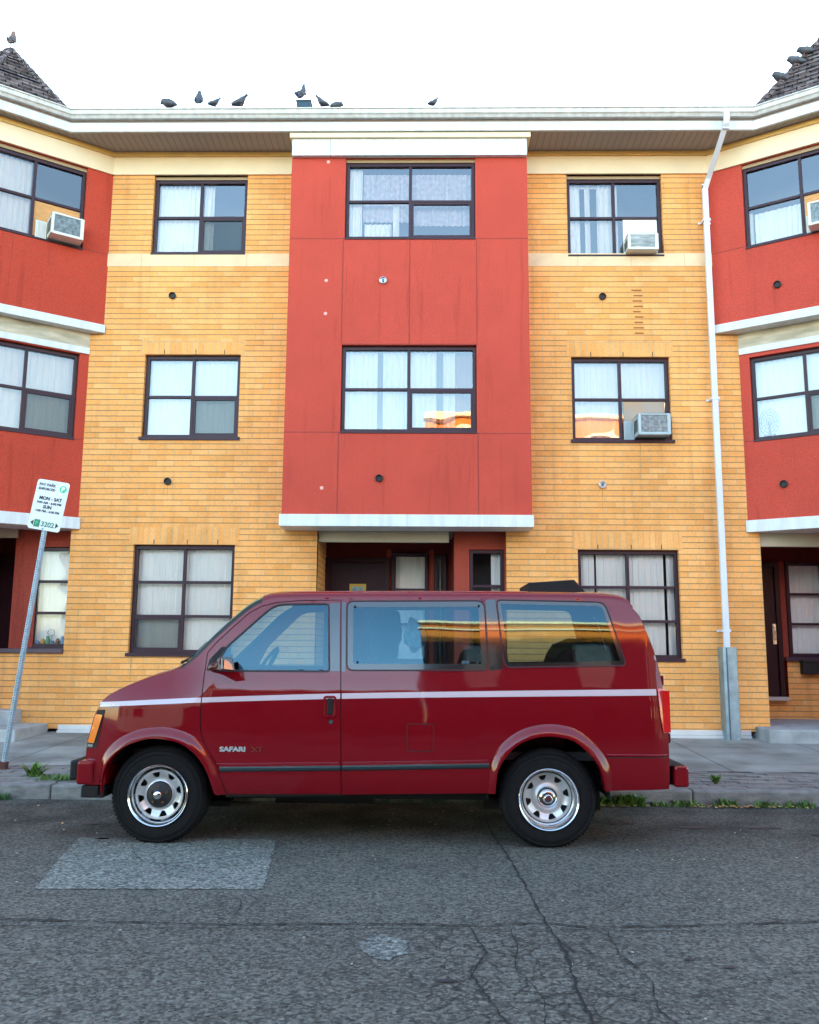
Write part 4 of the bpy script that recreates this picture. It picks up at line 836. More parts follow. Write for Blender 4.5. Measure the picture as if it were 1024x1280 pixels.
# flares
def flare(inner, outer, fn, mir=1):
    n = len(inner); rows = 8; vs = []
    for k in range(rows+1):
        t = k/rows; b = -.030*math.sin(min(1, t*1.25)*math.pi/2)**1.5 if k < rows else .05
        tt = min(1, t*1.12)
        for (a, c), (e, f) in zip(inner, outer): vs.append(fn(b+.0005)(e+(a-e)*tt, f+(c-f)*tt))
    return MB().add(vs, [(r*n+i, r*n+i+1, (r+1)*n+i+1, (r+1)*n+i) for r in range(rows) for i in range(n-1)])
for a, b in ((ARFs, OUTFs), (ARRs, OUTRs)):
    for fn in (nearmap, farmap): flare(a, b, fn).build('wheel_arch', PAINT, V, smooth=50, recalc=False)
# top skins
def topz(x):
    i = max([k for k in range(len(TOPL)) if TOPL[k][0] <= x] or [0]); i = min(i, len(TOPL)-2); a, b = TOPL[i], TOPL[i+1]; t = (x-a[0])/(b[0]-a[0]); return a[1]+(b[1]-a[1])*max(0, min(1, t))
crn = pch([(-2.43, .035), (-2.0, .060), (-1.84, .06), (-1.70, .105), (-1.40, .105), (-1.27, .088), (-.9, .078), (1.3, .078), (1.5, .07), (1.60, .05)])
NV = 26
def station(x):
    zs = topz(x); h = crn(x); y0 = VY+D(x, zs); hw = VC-y0; out = []
    for k in range(NV+1):
        t = k/NV*2-1; s_ = math.copysign(1-(1-abs(t))**1.9, t); p = 2.7 if x > -1.84 and x < -1.27 else 3.2
        out.append((x, VC+hw*s_, zs+h*(1-abs(s_)**p)**(1/p) if abs(s_) < 1 else zs))
    return out
def skin(xs, name, m, k0=0, k1=NV, off=0, parent=V):
    mb = MB(); vs = []; w_ = k1-k0+1
    for x in xs: vs += [(p[0], p[1], p[2]+off) for p in station(x)[k0:k1+1]]
    mb.add(vs, [(i*w_+j, i*w_+j+1, (i+1)*w_+j+1, (i+1)*w_+j) for i in range(len(xs)-1) for j in range(w_-1)]); return mb.build(name, m, parent, smooth=50, recalc=False)
X1 = [p[0] for p in TOPL]
hx = [x for x in X1 if x < -1.86]; wx = [x for x in X1 if -1.86 <= x <= -1.25]; rx = [x for x in X1 if x > -1.25]
skin(hx+[wx[0]], 'hood', PAINT); skin([wx[-1]]+rx, 'roof', PAINT)
skin(wx, 'windscreen_seal', RUB, 0, 2); skin(wx, 'windscreen_seal', RUB, NV-2, NV); skin(wx, 'windscreen', VG, 2, NV-2)
skin([hx[-1], wx[0], wx[1]], 'cowl', PLB, 2, NV-2, .012)
for s_, k in ((1, 4), (-1, 15)):
    mb = MB(); P = [station(x)[k+j] for j, x in enumerate((wx[0]-.02, wx[1], wx[3], wx[5]))]; mb.tube([(p[0], p[1], p[2]+.022) for p in P], [.009, .008, .006, .004], 6); mb.build('wiper', RUB, V)
def endface(xf, zs, st, bulge, name, m):     # closes nose or tail below a station curve
    S0 = station(st); mb = MB(); vs = list(S0)
    for z_ in zs:
        x = xf(z_); y0 = VY+D(x, z_); hw = VC-y0
        for k in range(NV+1): t = k/NV*2-1; s_ = math.copysign(1-(1-abs(t))**1.9, t); vs.append((x+bulge*(1-s_*s_), VC+hw*s_, z_))
    w_ = NV+1; mb.add(vs, [(i*w_+j, i*w_+j+1, (i+1)*w_+j+1, (i+1)*w_+j) for i in range(len(zs)) for j in range(NV)]); return mb.build(name, m, V, smooth=50, recalc=False)
rearx = pch([(p[1], p[0]) for p in reversed([(1.60, 1.74)]+REARL)]); nosex = pch([(p[1], p[0]) for p in NOSE+[(-2.43, .985)]])
endface(rearx, [1.74-.044*k for k in range(31)], 1.5999, .03, 'rear_doors', PAINT)
endface(nosex, [.985-.047*k for k in range(13)], -2.4299, -.05, 'front_panel', PAINT)
mb = MB(); mb.box(-2.575, -2.53, 7.16, 7.88, .68, .90); mb.build('grille', PLB, V, bevel=.01)
for yy in (6.86, 7.90): mb = MB(); mb.box(-2.565, -2.50, yy, yy+.28, .70, .88); mb.build('headlight', mat('headlamp_glass', (.6, .62, .62), .1, .3, coat=1), V, bevel=.012)
mb = MB(); patch(mb, rpoly([(0, 1.2), (0, 0), (1, 0), (1, 1)], .08), [], lambda u, v: (1.745-.30*max(0, v-.45)**1.3+.045, 6.98+u*1.1, 1.26+v*.40), .2); mb.build('rear_window', VBLK, V, smooth=60, recalc=False)
# lamps
mb = MB(); MKS = [(-2.442, .955), (-2.378, .957), (-2.428, .676), (-2.512, .676)]; patch(mb, rpoly(MKS, .008), [], nearmap(-.004), .03); mk = mb.build('corner_lamp', PLB, V, smooth=60)
mb = MB(); patch(mb, rpoly([(-2.452, .922), (-2.392, .920), (-2.449, .713), (-2.506, .716)], .006), [], nearmap(-.012), .02); mb.build('amber_lens', AMB, mk, smooth=60)
mb = MB(); patch(mb, [(-2.503, .706), (-2.455, .704), (-2.462, .684), (-2.508, .684)], [], nearmap(-.010), .02); mb.build('lamp_trim', CHR, mk, recalc=False)
mb = MB(); TLP = rpoly([(1.732, 1.145), (1.778, 1.143), (1.794, .98), (1.802, .826), (1.760, .824), (1.740, .955)], .008); patch(mb, TLP, [], nearmap(-.012), .02)
a = dens(TLP, .02); n = len(a); mb.add([nearmap(-.012)(*p) for p in a]+[nearmap(.01)(*p) for p in a], [(i, (i+1) % n, (i+1) % n+n, i+n) for i in range(n)]); mb.box(1.765, 1.812, 6.56, 6.70, .83, 1.13)
mb.build('tail_light', TAIL, V, smooth=40)
mb = MB()
for x0, x1, z0, z1 in ((1.765, 1.802, 1.165, 1.238), (1.795, 1.838, .745, .818)): mb.box(x0, x1, 6.66, 6.74, z0, z1)
mb.build('door_hinge', PAINT, V, bevel=.008)
# fuel flap, handle, badge
fd_ = rpoly([(-.121, .683), (.074, .683), (.074, .876), (-.121, .876)], .018); a = dens(fd_, .03)
mb = MB(); ring(mb, grow(a, .003), grow(a, -.003), nearmap(-.0015)); ff = mb.build('fuel_flap', mat('gap_shadow', (.02, .001, .002), .6), V, recalc=False)
mb = MB(); patch(mb, grow(a, -.003), [], nearmap(-.0008), .04); mb.build('fuel_cover', PAINT, ff, smooth=60, recalc=False)
hp = rpoly([(-.742, .917), (-.650, .917), (-.650, 1.071), (-.742, 1.071)], .022); a = dens(hp, .02)
mb = MB(); n = len(a); rr = [(grow(a, .004), .001), (grow(a, 0), -.010), (grow(a, -.010), -.010), (grow(a, -.016), .004)]; vs = [nearmap(o)(*q) for p, o in rr for q in p]
mb.add(vs, [(r*n+i, r*n+(i+1) % n, (r+1)*n+(i+1) % n, (r+1)*n+i) for r in range(3) for i in range(n)]); hd = mb.build('door_handle', PAINT, FD, smooth=60, recalc=False)
mb = MB(); patch(mb, grow(a, -.015), [], nearmap(.004), .03); mb.build('handle_recess', PLB, hd, recalc=False)
mb = MB(); mb.box(-.712, -.672, VY+.004, VY+.016, .935, 1.055); mb.build('handle_paddle', PLB, hd, bevel=.008)
mb = MB(); mb.lathe([(0, -.006), (.008, -.006), (.009, -.004), (.017, -.004), (.019, .0)], (-.684, VY+D(-.68, .885), .885), n=18); lk = mb.build('door_lock', RUB, FD, smooth=60)
mb = MB(); mb.lathe([(0, -.001), (.009, -.001), (.010, .003)], (-.684, VY+D(-.68, .885)-.007, .885), n=14); mb.build('lock_barrel', CHR, lk)
def text(s, size, M, m, name, parent, ext=.002, bold=0, align='LEFT', sx=1):
    cu = bpy.data.curves.new('t', 'FONT'); cu.body = s; cu.size = size; cu.extrude = ext; cu.align_x = align; cu.offset = bold; cu.resolution_u = 3
    o = bpy.data.objects.new('t', cu); COL.objects.link(o); dg = bpy.context.evaluated_depsgraph_get(); me = bpy.data.meshes.new_from_object(o.evaluated_get(dg)); bpy.data.objects.remove(o)
    base = WL.get(parent.name, Vector((0, 0, 0))); me.transform(Matrix.Translation(-base) @ M @ Matrix.Diagonal((sx, 1, 1, 1))); me.materials.clear(); me.materials.append(m); me.name = name
    o = bpy.data.objects.new(name, me); COL.objects.link(o); o.parent = parent; WL[o.name] = base; return o
UP = Matrix.Rotation(math.pi/2, 4, 'X')
text('SAFARI', .046, Matrix.Translation((-1.497, VY+D(-1.4, .69)-.004, .669)) @ Matrix.Rotation(R(-.3), 4, 'Y') @ UP, mat('badge_chrome', (.80, .84, .86), .25, .7), 'badge', FD, .003, .0022, sx=1.33)
text('XT', .046, Matrix.Translation((-1.262, VY+D(-1.25, .69)-.004, .668)) @ UP, mat('badge_red', (.30, .05, .04), .3, .6), 'badge', FD, .003, .0018, sx=1.33)
# mirror
mb = MB(); mb.add([(-1.545, 6.50, 1.262), (-1.46, 6.36, 1.262), (-1.372, 6.41, 1.252), (-1.40, 6.53, 1.255), (-1.53, 6.49, 1.345), (-1.47, 6.375, 1.36), (-1.40, 6.42, 1.350), (-1.43, 6.53, 1.36)],
       [(0, 1, 5, 4), (1, 2, 6, 5), (2, 3, 7, 6), (3, 0, 4, 7), (4, 5, 6, 7), (3, 2, 1, 0)])
mb.tube([(-1.60, 6.60, 1.27), (-1.56, 6.54, 1.285), (-1.50, 6.47, 1.295)], [.028, .03, .035], 8); mir = mb.build('door_mirror', VBLK, FD, bevel=.014, seg=3)
mb = MB(); mb.add([(-1.448, 6.359, 1.270), (-1.388, 6.394, 1.263), (-1.400, 6.405, 1.300), (-1.418, 6.405, 1.325), (-1.450, 6.375, 1.335)], [(0, 1, 2, 3, 4)]); mb.build('mirror_reflection', AMB, mir, recalc=False)  # mirror glass coloured amber to paint in an orange reflection
# bumpers
mb = MB(); mb.box(-2.565, -2.437, 6.585, 8.455, .415, .586); mb.build('front_bumper', PAINT, V, bevel=.022, seg=3)
mb = MB(); mb.box(-2.632, -2.568, 6.63, 8.41, .44, .584); mb.build('bumper_rubber', PLB, V, bevel=.015)
mb = MB(); mb.box(-2.535, -2.36, 6.62, 8.42, .318, .405); mb.build('front_valance', PLB, V, bevel=.01)
mb = MB(); mb.box(-2.50, -2.352, 6.605, 8.435, .408, .60); mb.build('front_apron', PAINT, V, bevel=.01)
mb = MB(); mb.box(1.835, 1.945, 6.60, 8.44, .435, .585); mb.box(1.74, 1.85, 7.0, 7.2, .46, .56); mb.build('rear_bumper', PAINT, V, bevel=.02, seg=3)
mb = MB(); mb.add([(1.80, 6.62, .585), (1.93, 6.66, .585), (1.93, 8.38, .585), (1.80, 8.42, .585), (1.80, 6.66, .625), (1.90, 6.72, .600), (1.90, 8.32, .600), (1.80, 8.38, .625)], [(0, 1, 5, 4), (1, 2, 6, 5), (2, 3, 7, 6), (3, 0, 4, 7), (4, 5, 6, 7)]); mb.box(1.80, 1.84, 6.7, 8.3, .44, .59); mb.build('bumper_step', PLB, V, bevel=.005)
# underbody, wheel wells
mb = MB(); mb.box(-1.50, .50, 6.80, 8.24, .30, .40); mb.box(-2.33, -1.5, 7.0, 8.0, .24, .6); mb.box(.4, 1.25, 7.0, 8.0, .28, .6); mb.box(1.32, 1.78, 6.70, 8.34, .43, .50); mb.box(-1.2, -.4, 7.3, 7.7, .18, .3); mb.tube([(-.5, 7.5, .30), (1.4, 7.9, .36), (1.75, 7.9, .38)], .03); mb.build('underbody', PLB, V)
for cx in (FW, RW):
    for y0, y1 in ((6.60, 7.0), (8.04, 8.42)):
        mb = MB(); n = 20; vs = [(cx+.45*math.cos(math.pi*k/n)*1.0, y, .34+.46*math.sin(math.pi*k/n)) for y in (y0, y1) for k in range(n+1)]
        mb.add(vs, [(k, k+1, n+1+k+1, n+1+k) for k in range(n)]); yb = y1 if y0 < VC else y0
        mb.add([(cx+.45*math.cos(math.pi*k/n), yb, .34+.46*math.sin(math.pi*k/n)) for k in range(n+1)] + [(cx+.45, yb, .2), (cx-.45, yb, .2)][::-1], [tuple(range(n+3))])
        mb.build('wheel_well', mat('well_black', (.008, .008, .008), .95), V, recalc=False)
mb = MB(); mb.box(-2.2, 1.7, 6.75, 8.30, .60, .66); mb.box(-1.62, -1.50, 6.72, 8.32, .66, 1.18); mb.build('cabin_floor', INT, V)
# wheels
def wheel(cx, near, rear):
    y = 6.602 if near else 8.438; sg = 1 if near else -1
    mb = MB(); T = [(.205, .03), (.222, .004), (.262, .0), (.300, .002), (.326, .012), (.342, .028), (.350, .045), (.3525, .07), (.3525, .165), (.350, .19), (.342, .207), (.30, .232), (.222, .236), (.20, .20)]
    mb.lathe([(r, h*sg) for r, h in T], (cx, y, AXZ), n=72)
    for k in range(72):     # tread blocks
        a = 2*math.pi*k/72
        for q in range(4):
            M_ = Matrix.Translation((cx, y+sg*(.04+q*.045), AXZ)) @ Matrix.Rotation(-a-(q % 2)*.04, 4, 'Y'); mb.box(.349, .3545, -.004 if sg > 0 else -.036, .036 if sg > 0 else .004, -.010, .010, M_)
    for rr in (.285, .318): mb.lathe([(rr, -.0005*sg), (rr+.003, -.004*sg), (rr+.007, -.004*sg), (rr+.010, .001*sg)], (cx, y, AXZ), n=72)
    tag_ = mb.build('wheel', TYRE, V, smooth=35)
    mb = MB(); dish = .075 if rear else .035
    mb.lathe([(h[0], h[1]*sg) for h in [(.206, .030), (.219, -.006), (.223, -.012), (.219, -.016), (.211, -.010), (.203, .006), (.196, .02), (.190, .03+dish*.3), (.180, dish*.8+.02), (.175, dish+.02), (.172, .16), (.16, .2)]], (cx, y, AXZ), n=72)
    rim = mb.build('rim', CHR, tag_, smooth=50)
    holes = []
    for k in range(8):
        a = 2*math.pi*(k+.28)/8; tri = rpoly([(.158, -.032), (.161, .0), (.158, .032), (.122, .013), (.122, -.013)], .009)
        holes.append([(p[0]*math.cos(a)-p[1]*math.sin(a), p[0]*math.sin(a)+p[1]*math.cos(a)) for p in tri])
    circ = [(.178*math.cos(t), .178*math.sin(t)) for t in [2*math.pi*k/48 for k in range(48)]]
    def fn(u, v):
        r = math.hypot(u, v); return (cx+u, y+sg*(dish+.012-.012*math.cos(min(1, max(0, (r-.05)/.12))*2*math.pi)), AXZ+v)
    mb = MB(); patch(mb, circ, holes, fn, .012)
    for h in holes:
        a = dens(h, .012); n = len(a); mb.add([fn(*p) for p in a]+[(fn(*p)[0], fn(*p)[1]+sg*.02, fn(*p)[2]) for p in a], [(i, (i+1) % n, (i+1) % n+n, i+n) for i in range(n)])
    mb.build('wheel_disc', SILV, tag_, smooth=40, recalc=False)
    mb = MB(); mb.lathe([(0, sg*.13), (.17, sg*.13)], (cx, y, AXZ), n=24); mb.build('brake_drum', RUB, tag_, recalc=False)
    if rear:
        mb = MB(); mb.lathe([(r, h*sg) for r, h in [(0, dish-.062), (.02, dish-.060), (.032, dish-.055), (.040, dish-.03), (.066, dish-.022), (.074, dish-.005), (.076, dish+.01)]], (cx, y, AXZ), n=40)
        hb = mb.build('hub_cap', mat('dark_chrome', (.38, .36, .36), .14, 1), tag_, smooth=50); mb = MB(); mb.lathe([(0, (dish-.066)*sg), (.018, (dish-.065)*sg), (.022, (dish-.058)*sg)], (cx, y, AXZ), n=20); mb.build('hub_centre', mat('hub_red', (.10, .02, .02), .5), hb)
    else:
        mb = MB(); mb.lathe([(r, h*sg) for r, h in [(0, dish-.03), (.04, dish-.028), (.085, dish-.012), (.094, dish-.004), (.095, dish+.01)]], (cx, y, AXZ), n=40); hc = mb.build('hub_cap', RUB, tag_, smooth=50)
        mb = MB(); mb.lathe([(r, h*sg) for r, h in [(0, dish-.056), (.020, dish-.055), (.028, dish-.050), (.034, dish-.03), (.035, dish-.02)]], (cx, y, AXZ), n=24); mb.build('hub_centre', CHR, hc, smooth=40)
        mb = MB()
        for k in range(5): a = 2*math.pi*k/5+.3; mb.tube([(cx+.062*math.cos(a), y+sg*(dish-.035), AXZ+.062*math.sin(a)), (cx+.062*math.cos(a), y+sg*(dish-.01), AXZ+.062*math.sin(a))], .009, 6)
        mb.build('wheel_nut', mat('rusty_nut', (.14, .06, .03), .6, .3), hc)
for cx, rr in ((FW, False), (RW, True)):
    for near in (True, False): wheel(cx, near, rr)
# cabin
mb = MB()
M_ = Matrix.Translation((-1.275, 7.02, 1.255)) @ Matrix.Rotation(R(-58), 4, 'Y')
P = [M_ @ Vector((.19*math.cos(a), .19*math.sin(a), 0)) for a in [2*math.pi*k/28 for k in range(29)]]; mb.tube(P, .014, 8)
mb.tube([M_ @ Vector((.19, 0, 0)), M_ @ Vector((0, 0, -.03)), M_ @ Vector((-.19, 0, 0))], .016, 6); mb.tube([M_ @ Vector((0, 0, -.02)), M_ @ Vector((0, 0, -.28))], .03, 8)
mb.build('steering_wheel', PLB, V, smooth=50)
mb = MB(); mb.add([(-1.84, 6.80, 1.22), (-1.40, 6.78, 1.225), (-1.36, 6.78, 1.12), (-1.42, 6.78, .75), (-1.84, 6.78, .75)] + [(-1.84, 8.24, 1.22), (-1.40, 8.26, 1.225), (-1.36, 8.26, 1.12), (-1.42, 8.26, .75), (-1.84, 8.26, .75)], [(0, 1, 2, 3, 4), (9, 8, 7, 6, 5), (0, 5, 6, 1), (1, 6, 7, 2), (2, 7, 8, 3), (3, 8, 9, 4), (4, 9, 5, 0)]); mb.build('dashboard', INT, V, bevel=.02)
mb = MB(); mb.box(-1.41, -1.37, 7.35, 7.60, 1.70, 1.76); mb.build('interior_mirror', PLB, V, bevel=.015)
def seat(x, y0, y1, zt, head=True, lean=.12):
    mb = MB(); mb.add([(x-.42, y0, .95), (x, y0, .92), (x+lean, y0, zt), (x+lean-.10, y0, zt), (x-.13, y0, 1.05), (x-.42, y0, 1.06)] + [(x-.42, y1, .95), (x, y1, .92), (x+lean, y1, zt), (x+lean-.10, y1, zt), (x-.13, y1, 1.05), (x-.42, y1, 1.06)],
        [(5, 4, 3, 2, 1, 0), (6, 7, 8, 9, 10, 11)] + [(i, (i+1) % 6, (i+1) % 6+6, i+6) for i in range(6)])
    mb.box(x-.38, x-.02, y0+.05, y1-.05, .66, .95); s_ = mb.build('seat', SEAT, V, bevel=.05, seg=4)
    if head: mb = MB(); ym = (y0+y1)/2; mb.box(x+lean-.075, x+lean+.02, ym-.12, ym+.12, zt+.03, zt+.19); mb.tube([(x+lean-.03, ym-.05, zt-.03), (x+lean-.03, ym-.05, zt+.06)], .008); mb.tube([(x+lean-.03, ym+.05, zt-.03), (x+lean-.03, ym+.05, zt+.06)], .008); mb.build('headrest', SEAT, s_, bevel=.03, seg=3)
seat(-.62, 6.82, 7.33, 1.30); seat(-.62, 7.72, 8.22, 1.32); seat(.34, 6.85, 7.95, 1.42, False, .10); seat(1.12, 6.85, 8.15, 1.42, False, .12)
mb = MB(); mb.tube([(.14, 8.22, 1.66), (.16, 8.20, 1.30), (.15, 8.2, .9)], .012, 6); mb.tube([(.70, 8.20, 1.75), (.52, 8.2, 1.35), (.45, 8.1, 1.0)], .014, 6); mb.build('seat_belt', mat('belt_grey', (.2, .2, .2), .8), V)
# raised roof hatch
mb = MB(); mb.add([(.86, 7.20, 1.885), (1.34, 7.20, 1.885), (1.24, 7.20, 1.995), (.86, 7.20, 1.968), (.86, 7.86, 1.885), (1.34, 7.86, 1.885), (1.24, 7.86, 1.995), (.86, 7.86, 1.968)],
       [(0, 1, 2, 3), (7, 6, 5, 4), (0, 4, 5, 1), (1, 5, 6, 2), (2, 6, 7, 3), (3, 7, 4, 0)]); mb.build('roof_hatch', PLB, V, bevel=.008)
# things lying in the van
def blob(name, c, r, m, label, cat, n=12, seed=1):
    q = random.Random(seed); bm = bmesh.new(); bmesh.ops.create_icosphere(bm, subdivisions=3, radius=1)
    from mathutils import noise as nz
    for v in bm.verts: v.co = v.co*(1+.35*nz.noise(v.co*2.2+Vector((seed*3.1, 0, 0)))); v.co = Vector((v.co.x*r[0], v.co.y*r[1], v.co.z*r[2]))
    me = bpy.data.meshes.new(name); bm.to_mesh(me); bm.free(); me.materials.append(m)
    for p in me.polygons: p.use_smooth = True
    o = bpy.data.objects.new(name, me); COL.objects.link(o); o.location = c; WL[o.name] = Vector(c); return tag(o, label, cat)
blob('hanging_cloth', (-.075, 7.05, 1.53), (.085, .05, .13), mat('pale_cloth', (.55, .80, .82), .9, col2=(.2, .45, .5), nscale=14), 'pale blue crumpled cloth hanging inside the middle side window of the van', 'cloth', seed=4)
blob('hanging_coat', (-.32, 7.45, 1.50), (.13, .10, .26), mat('dark_coat', (.05, .06, .07), .95), 'dark coat hanging behind the driver seat inside the van', 'coat', seed=9)
blob('luggage_bag', (1.28, 7.55, 1.40), (.20, .25, .12), mat('patchwork_bag', (.22, .05, .04), .9, col2=(.12, .16, .05), nscale=9), 'bulky dark red bag heaped behind the rear side window of the van', 'bag', seed=6)

# ------------------------------------------------------------------ parking sign
PS = thing('parking_sign', (-4.35, 9.19, .15), 'leaning perforated steel post with a white and green parking sign at the left edge', 'street sign')
WL[PS.name] = Vector((0, 0, 0)); 
mb = MB(); hw = .030
seg = [(k*.0254) for k in range(1, 120)]
mb.add([(-hw, .018, -.12), (-.014, -.012, -.12), (.014, -.012, -.12), (hw, .018, -.12), (-hw, .018, 3.0), (-.014, -.012, 3.0), (.014, -.012, 3.0), (hw, .018, 3.0)], [(0, 1, 5, 4), (1, 2, 6, 5), (2, 3, 7, 6)])
po = mb.build('post', ZINC, PS, recalc=False); sm = po.modifiers.new('s', 'SOLIDIFY'); sm.thickness = .004
mb = MB()
for z_ in seg:
    if z_ < 2.95: mb.lathe([(0, -.0005), (.0055, -.0005)], (0, -.0135, z_), n=8)
mb.build('post_holes', mat('hole_dark', (.02, .03, .04), .8), po, recalc=False)
mb = MB(); mb.box(-.045, .045, -.03, .04, -.05, .085); mb.build('post_socket', mat('rusty_iron', (.10, .035, .025), .9, noise=.3, nscale=30), PS, bevel=.006)
SM_ = Matrix.Translation((.015, -.022, 2.78)) @ Matrix.Rotation(R(3.2), 4, 'Y')
SW, SH = .178, .272
mb = MB(SM_); mb.prism(rpoly([(-SW, -SH), (SW, -SH), (SW, SH), (-SW, SH)], .035), 0, .003); pn = mb.build('panel', mat('sign_white', (.72, .76, .78), .35, noise=.05, nscale=12), PS)
bk = mat('sign_ink', (.02, .025, .03), .5); gr = mat('sign_green', (.03, .55, .28), .45); dg_ = mat('sign_dark_green', (.02, .22, .11), .5); wh = mat('sign_letter_white', (.8, .85, .83), .5)
def st(s, x, z, size, m, bold=.0012, align='CENTER', ext=.0006, dy=-.002, sx=1): return text(s, size, SM_ @ Matrix.Translation((x, dy, z)) @ UP, m, 'lettering', pn, ext, bold, align, sx)
st('PAY PARK', -.150, .205, .040, bk, align='LEFT'); st('ENFORCED', -.150, .160, .036, bk, align='LEFT')
st('MON - SAT', 0.005, .055, .050, bk, .002); st('9:00 AM - 6:00 PM', .0, .012, .034, bk, sx=1.05); st('SUN', -.01, -.038, .048, bk, .002); st('1:00 PM - 6:00 PM', 0, -.080, .034, bk, sx=1.05)
mb = MB(SM_); mb.lathe([(0, -.003), (.037, -.003), (.038, 0)], (.115, 0, .195), n=32); mb.build('green_roundel', gr, pn)
st('P', .115, .172, .066, wh, .003, dy=-.0045)
mb = MB(SM_); mb.box(-.115, -.052, -.003, 0, -.245, -.165); mb.build('green_square', dg_, pn)
st('P', -.084, -.228, .060, gr, .001, dy=-.0045); st('3202', .035, -.232, .074, dg_, .0015)
for s_ in (-1, 1): mb = MB(SM_); mb.add([(s_*.122, -.003, -.175), (s_*.122, -.003, -.235), (s_*.155, -.003, -.205)], [(0, 1, 2)]); mb.build('arrow', bk, pn, recalc=False)
mb = MB(SM_); mb.lathe([(0, -.008), (.010, -.006), (.011, 0)], (-.01, 0, .235), n=12); mb.lathe([(0, -.008), (.010, -.006), (.011, 0)], (-.01, 0, -.255), n=12); mb.build('bolt', ZINC, pn)
PS.rotation_euler = (0, R(5.9), 0); WL[PS.name] = Vector(PS.location)

# ------------------------------------------------------------------ pigeons
PIG = mat('pigeon_grey', (.045, .050, .062), .6, col2=(.10, .105, .12), nscale=14); PGB = mat('pigeon_leg', (.35, .10, .08), .7)
def pigeon(loc, yaw, kind, label, scale=1, brown=False, pitch=0):
    poses = {'stand': [(-.20, .045, .012, .006), (-.15, .06, .030, .010), (-.09, .085, .045, .030), (-.03, .11, .060, .052), (.03, .135, .058, .056), (.065, .17, .042, .042), (.085, .205, .030, .030), (.10, .232, .026, .027), (.118, .240, .018, .018), (.132, .238, .006, .006), (.15, .232, .002, .002)],
             'alert': [(-.15, .035, .012, .006), (-.11, .06, .028, .012), (-.07, .095, .045, .035), (-.03, .13, .058, .052), (.0, .17, .054, .050), (.012, .215, .036, .036), (.016, .255, .025, .025), (.020, .285, .024, .025), (.034, .295, .018, .018), (.048, .292, .006, .006), (.066, .287, .002, .002)],
             'crouch': [(-.18, .04, .012, .006), (-.13, .05, .032, .012), (-.08, .07, .048, .036), (-.02, .085, .060, .050), (.04, .095, .056, .050), (.08, .115, .042, .042), (.105, .128, .032, .032), (.125, .122, .026, .026), (.142, .110, .016, .016), (.154, .102, .005, .005), (.168, .094, .002, .002)]}
    P = [(x*.74, z*1.02, ry*1.28, rz*1.28) for x, z, ry, rz in poses[kind]]; n = 14; mb = MB(); vs = []
    for x, z, ry, rz in P: vs += [(x, ry*math.cos(2*math.pi*k/n), z+rz*math.sin(2*math.pi*k/n)) for k in range(n)]
    mb.add(vs, [(i*n+k, i*n+(k+1) % n, (i+1)*n+(k+1) % n, (i+1)*n+k) for i in range(len(P)-1) for k in range(n)] + [tuple(range(n-1, -1, -1)), tuple((len(P)-1)*n+k for k in range(n))])
    t = thing('pigeon', loc, label, 'pigeon', 'pigeons perched along the roof'); WL[t.name] = Vector((0, 0, 0))
    b = mb.build('body', PIG if not brown else mat('pigeon_brown', (.28, .15, .09), .6, col2=(.06, .05, .06), nscale=9), t, smooth=60); b.modifiers.new('s', 'SUBSURF').render_levels = 1
    for s_ in (-1, 1):
        mb = MB(); zz = .10 if kind != 'alert' else .12; x_ = 0 if kind != 'alert' else -.02
        mb.add([(x_+.05, s_*.048, zz+.03), (x_+.02, s_*.060, zz-.02), (x_-.05, s_*.050, zz-.035), (x_-.16, s_*.018, zz-.055), (x_-.12, s_*.030, zz-.01), (x_-.04, s_*.052, zz+.03)], [(0, 1, 2, 3, 4, 5)])
        w_ = mb.build('wing', PIG, t, recalc=False); so = w_.modifiers.new('s', 'SOLIDIFY'); so.thickness = .008
        mb = MB(); mb.tube([(0, s_*.025, .08 if kind != 'alert' else .1), (.005, s_*.025, 0)], .005, 5)
        for q in (-.5, 0, .5): mb.tube([(.005, s_*.025, .003), (.005+.03*math.cos(q), s_*.025+.03*math.sin(q), .003)], .003, 4)
        mb.build('leg', PGB, t)
    t.rotation_euler = (0, pitch, yaw); t.scale = (scale,)*3; WL[t.name] = Vector(loc); return t
GZ, GY = 9.045, 11.36
pigeon((-3.72, GY+.02, GZ), R(165), 'crouch', 'leftmost pigeon on the main gutter, hunched with its head tucked down')
pigeon((-3.27, GY+.02, GZ), R(95), 'alert', 'upright pigeon with stretched thin neck, second from the left on the gutter', .95)
pigeon((-3.03, GY+.02, GZ), R(35), 'stand', 'small grey pigeon just right of the stretched upright one', .78)
pigeon((-2.66, GY+.02, GZ), R(10), 'stand', 'pigeon facing right with raised head, fourth from the left on the gutter', .92)
pigeon((-1.79, GY+.10, GZ+.135), R(60), 'alert', 'pale grey pigeon standing on the dark roof box', 1.0)
pigeon((-1.69, GY+.34, GZ+.02), R(80), 'alert', 'pigeon mostly hidden behind the dark roof box, only its head showing', .75)
pigeon((-1.51, GY+.02, GZ), R(170), 'stand', 'dark pigeon facing left immediately right of the dark roof box', .85)
pigeon((-1.27, GY+.02, GZ-.02), R(15), 'crouch', 'low crouching pigeon half hidden by the gutter, right of the roof box pair', .75)
pigeon((.11, GY+.02, GZ), R(30), 'stand', 'lone pigeon on the gutter above the red central bay', .72)
pigeon((-6.395, 12.03, 10.50), R(95), 'alert', 'brownish pigeon perched on the tip of the left turret roof', 1.0, True)
def onhip(t): a = Vector((4.72, 11.46, 9.06)); b = Vector((6.10, 12.0, 10.69)); return a.lerp(b, t) + Vector((0, 0, .03))
pigeon(onhip(.31), R(185), 'crouch', 'lowest of the three pigeons on the right turret roof edge', 1.0, pitch=.0)
pigeon(onhip(.52), R(170), 'crouch', 'middle of the three pigeons on the right turret roof edge', 1.0)
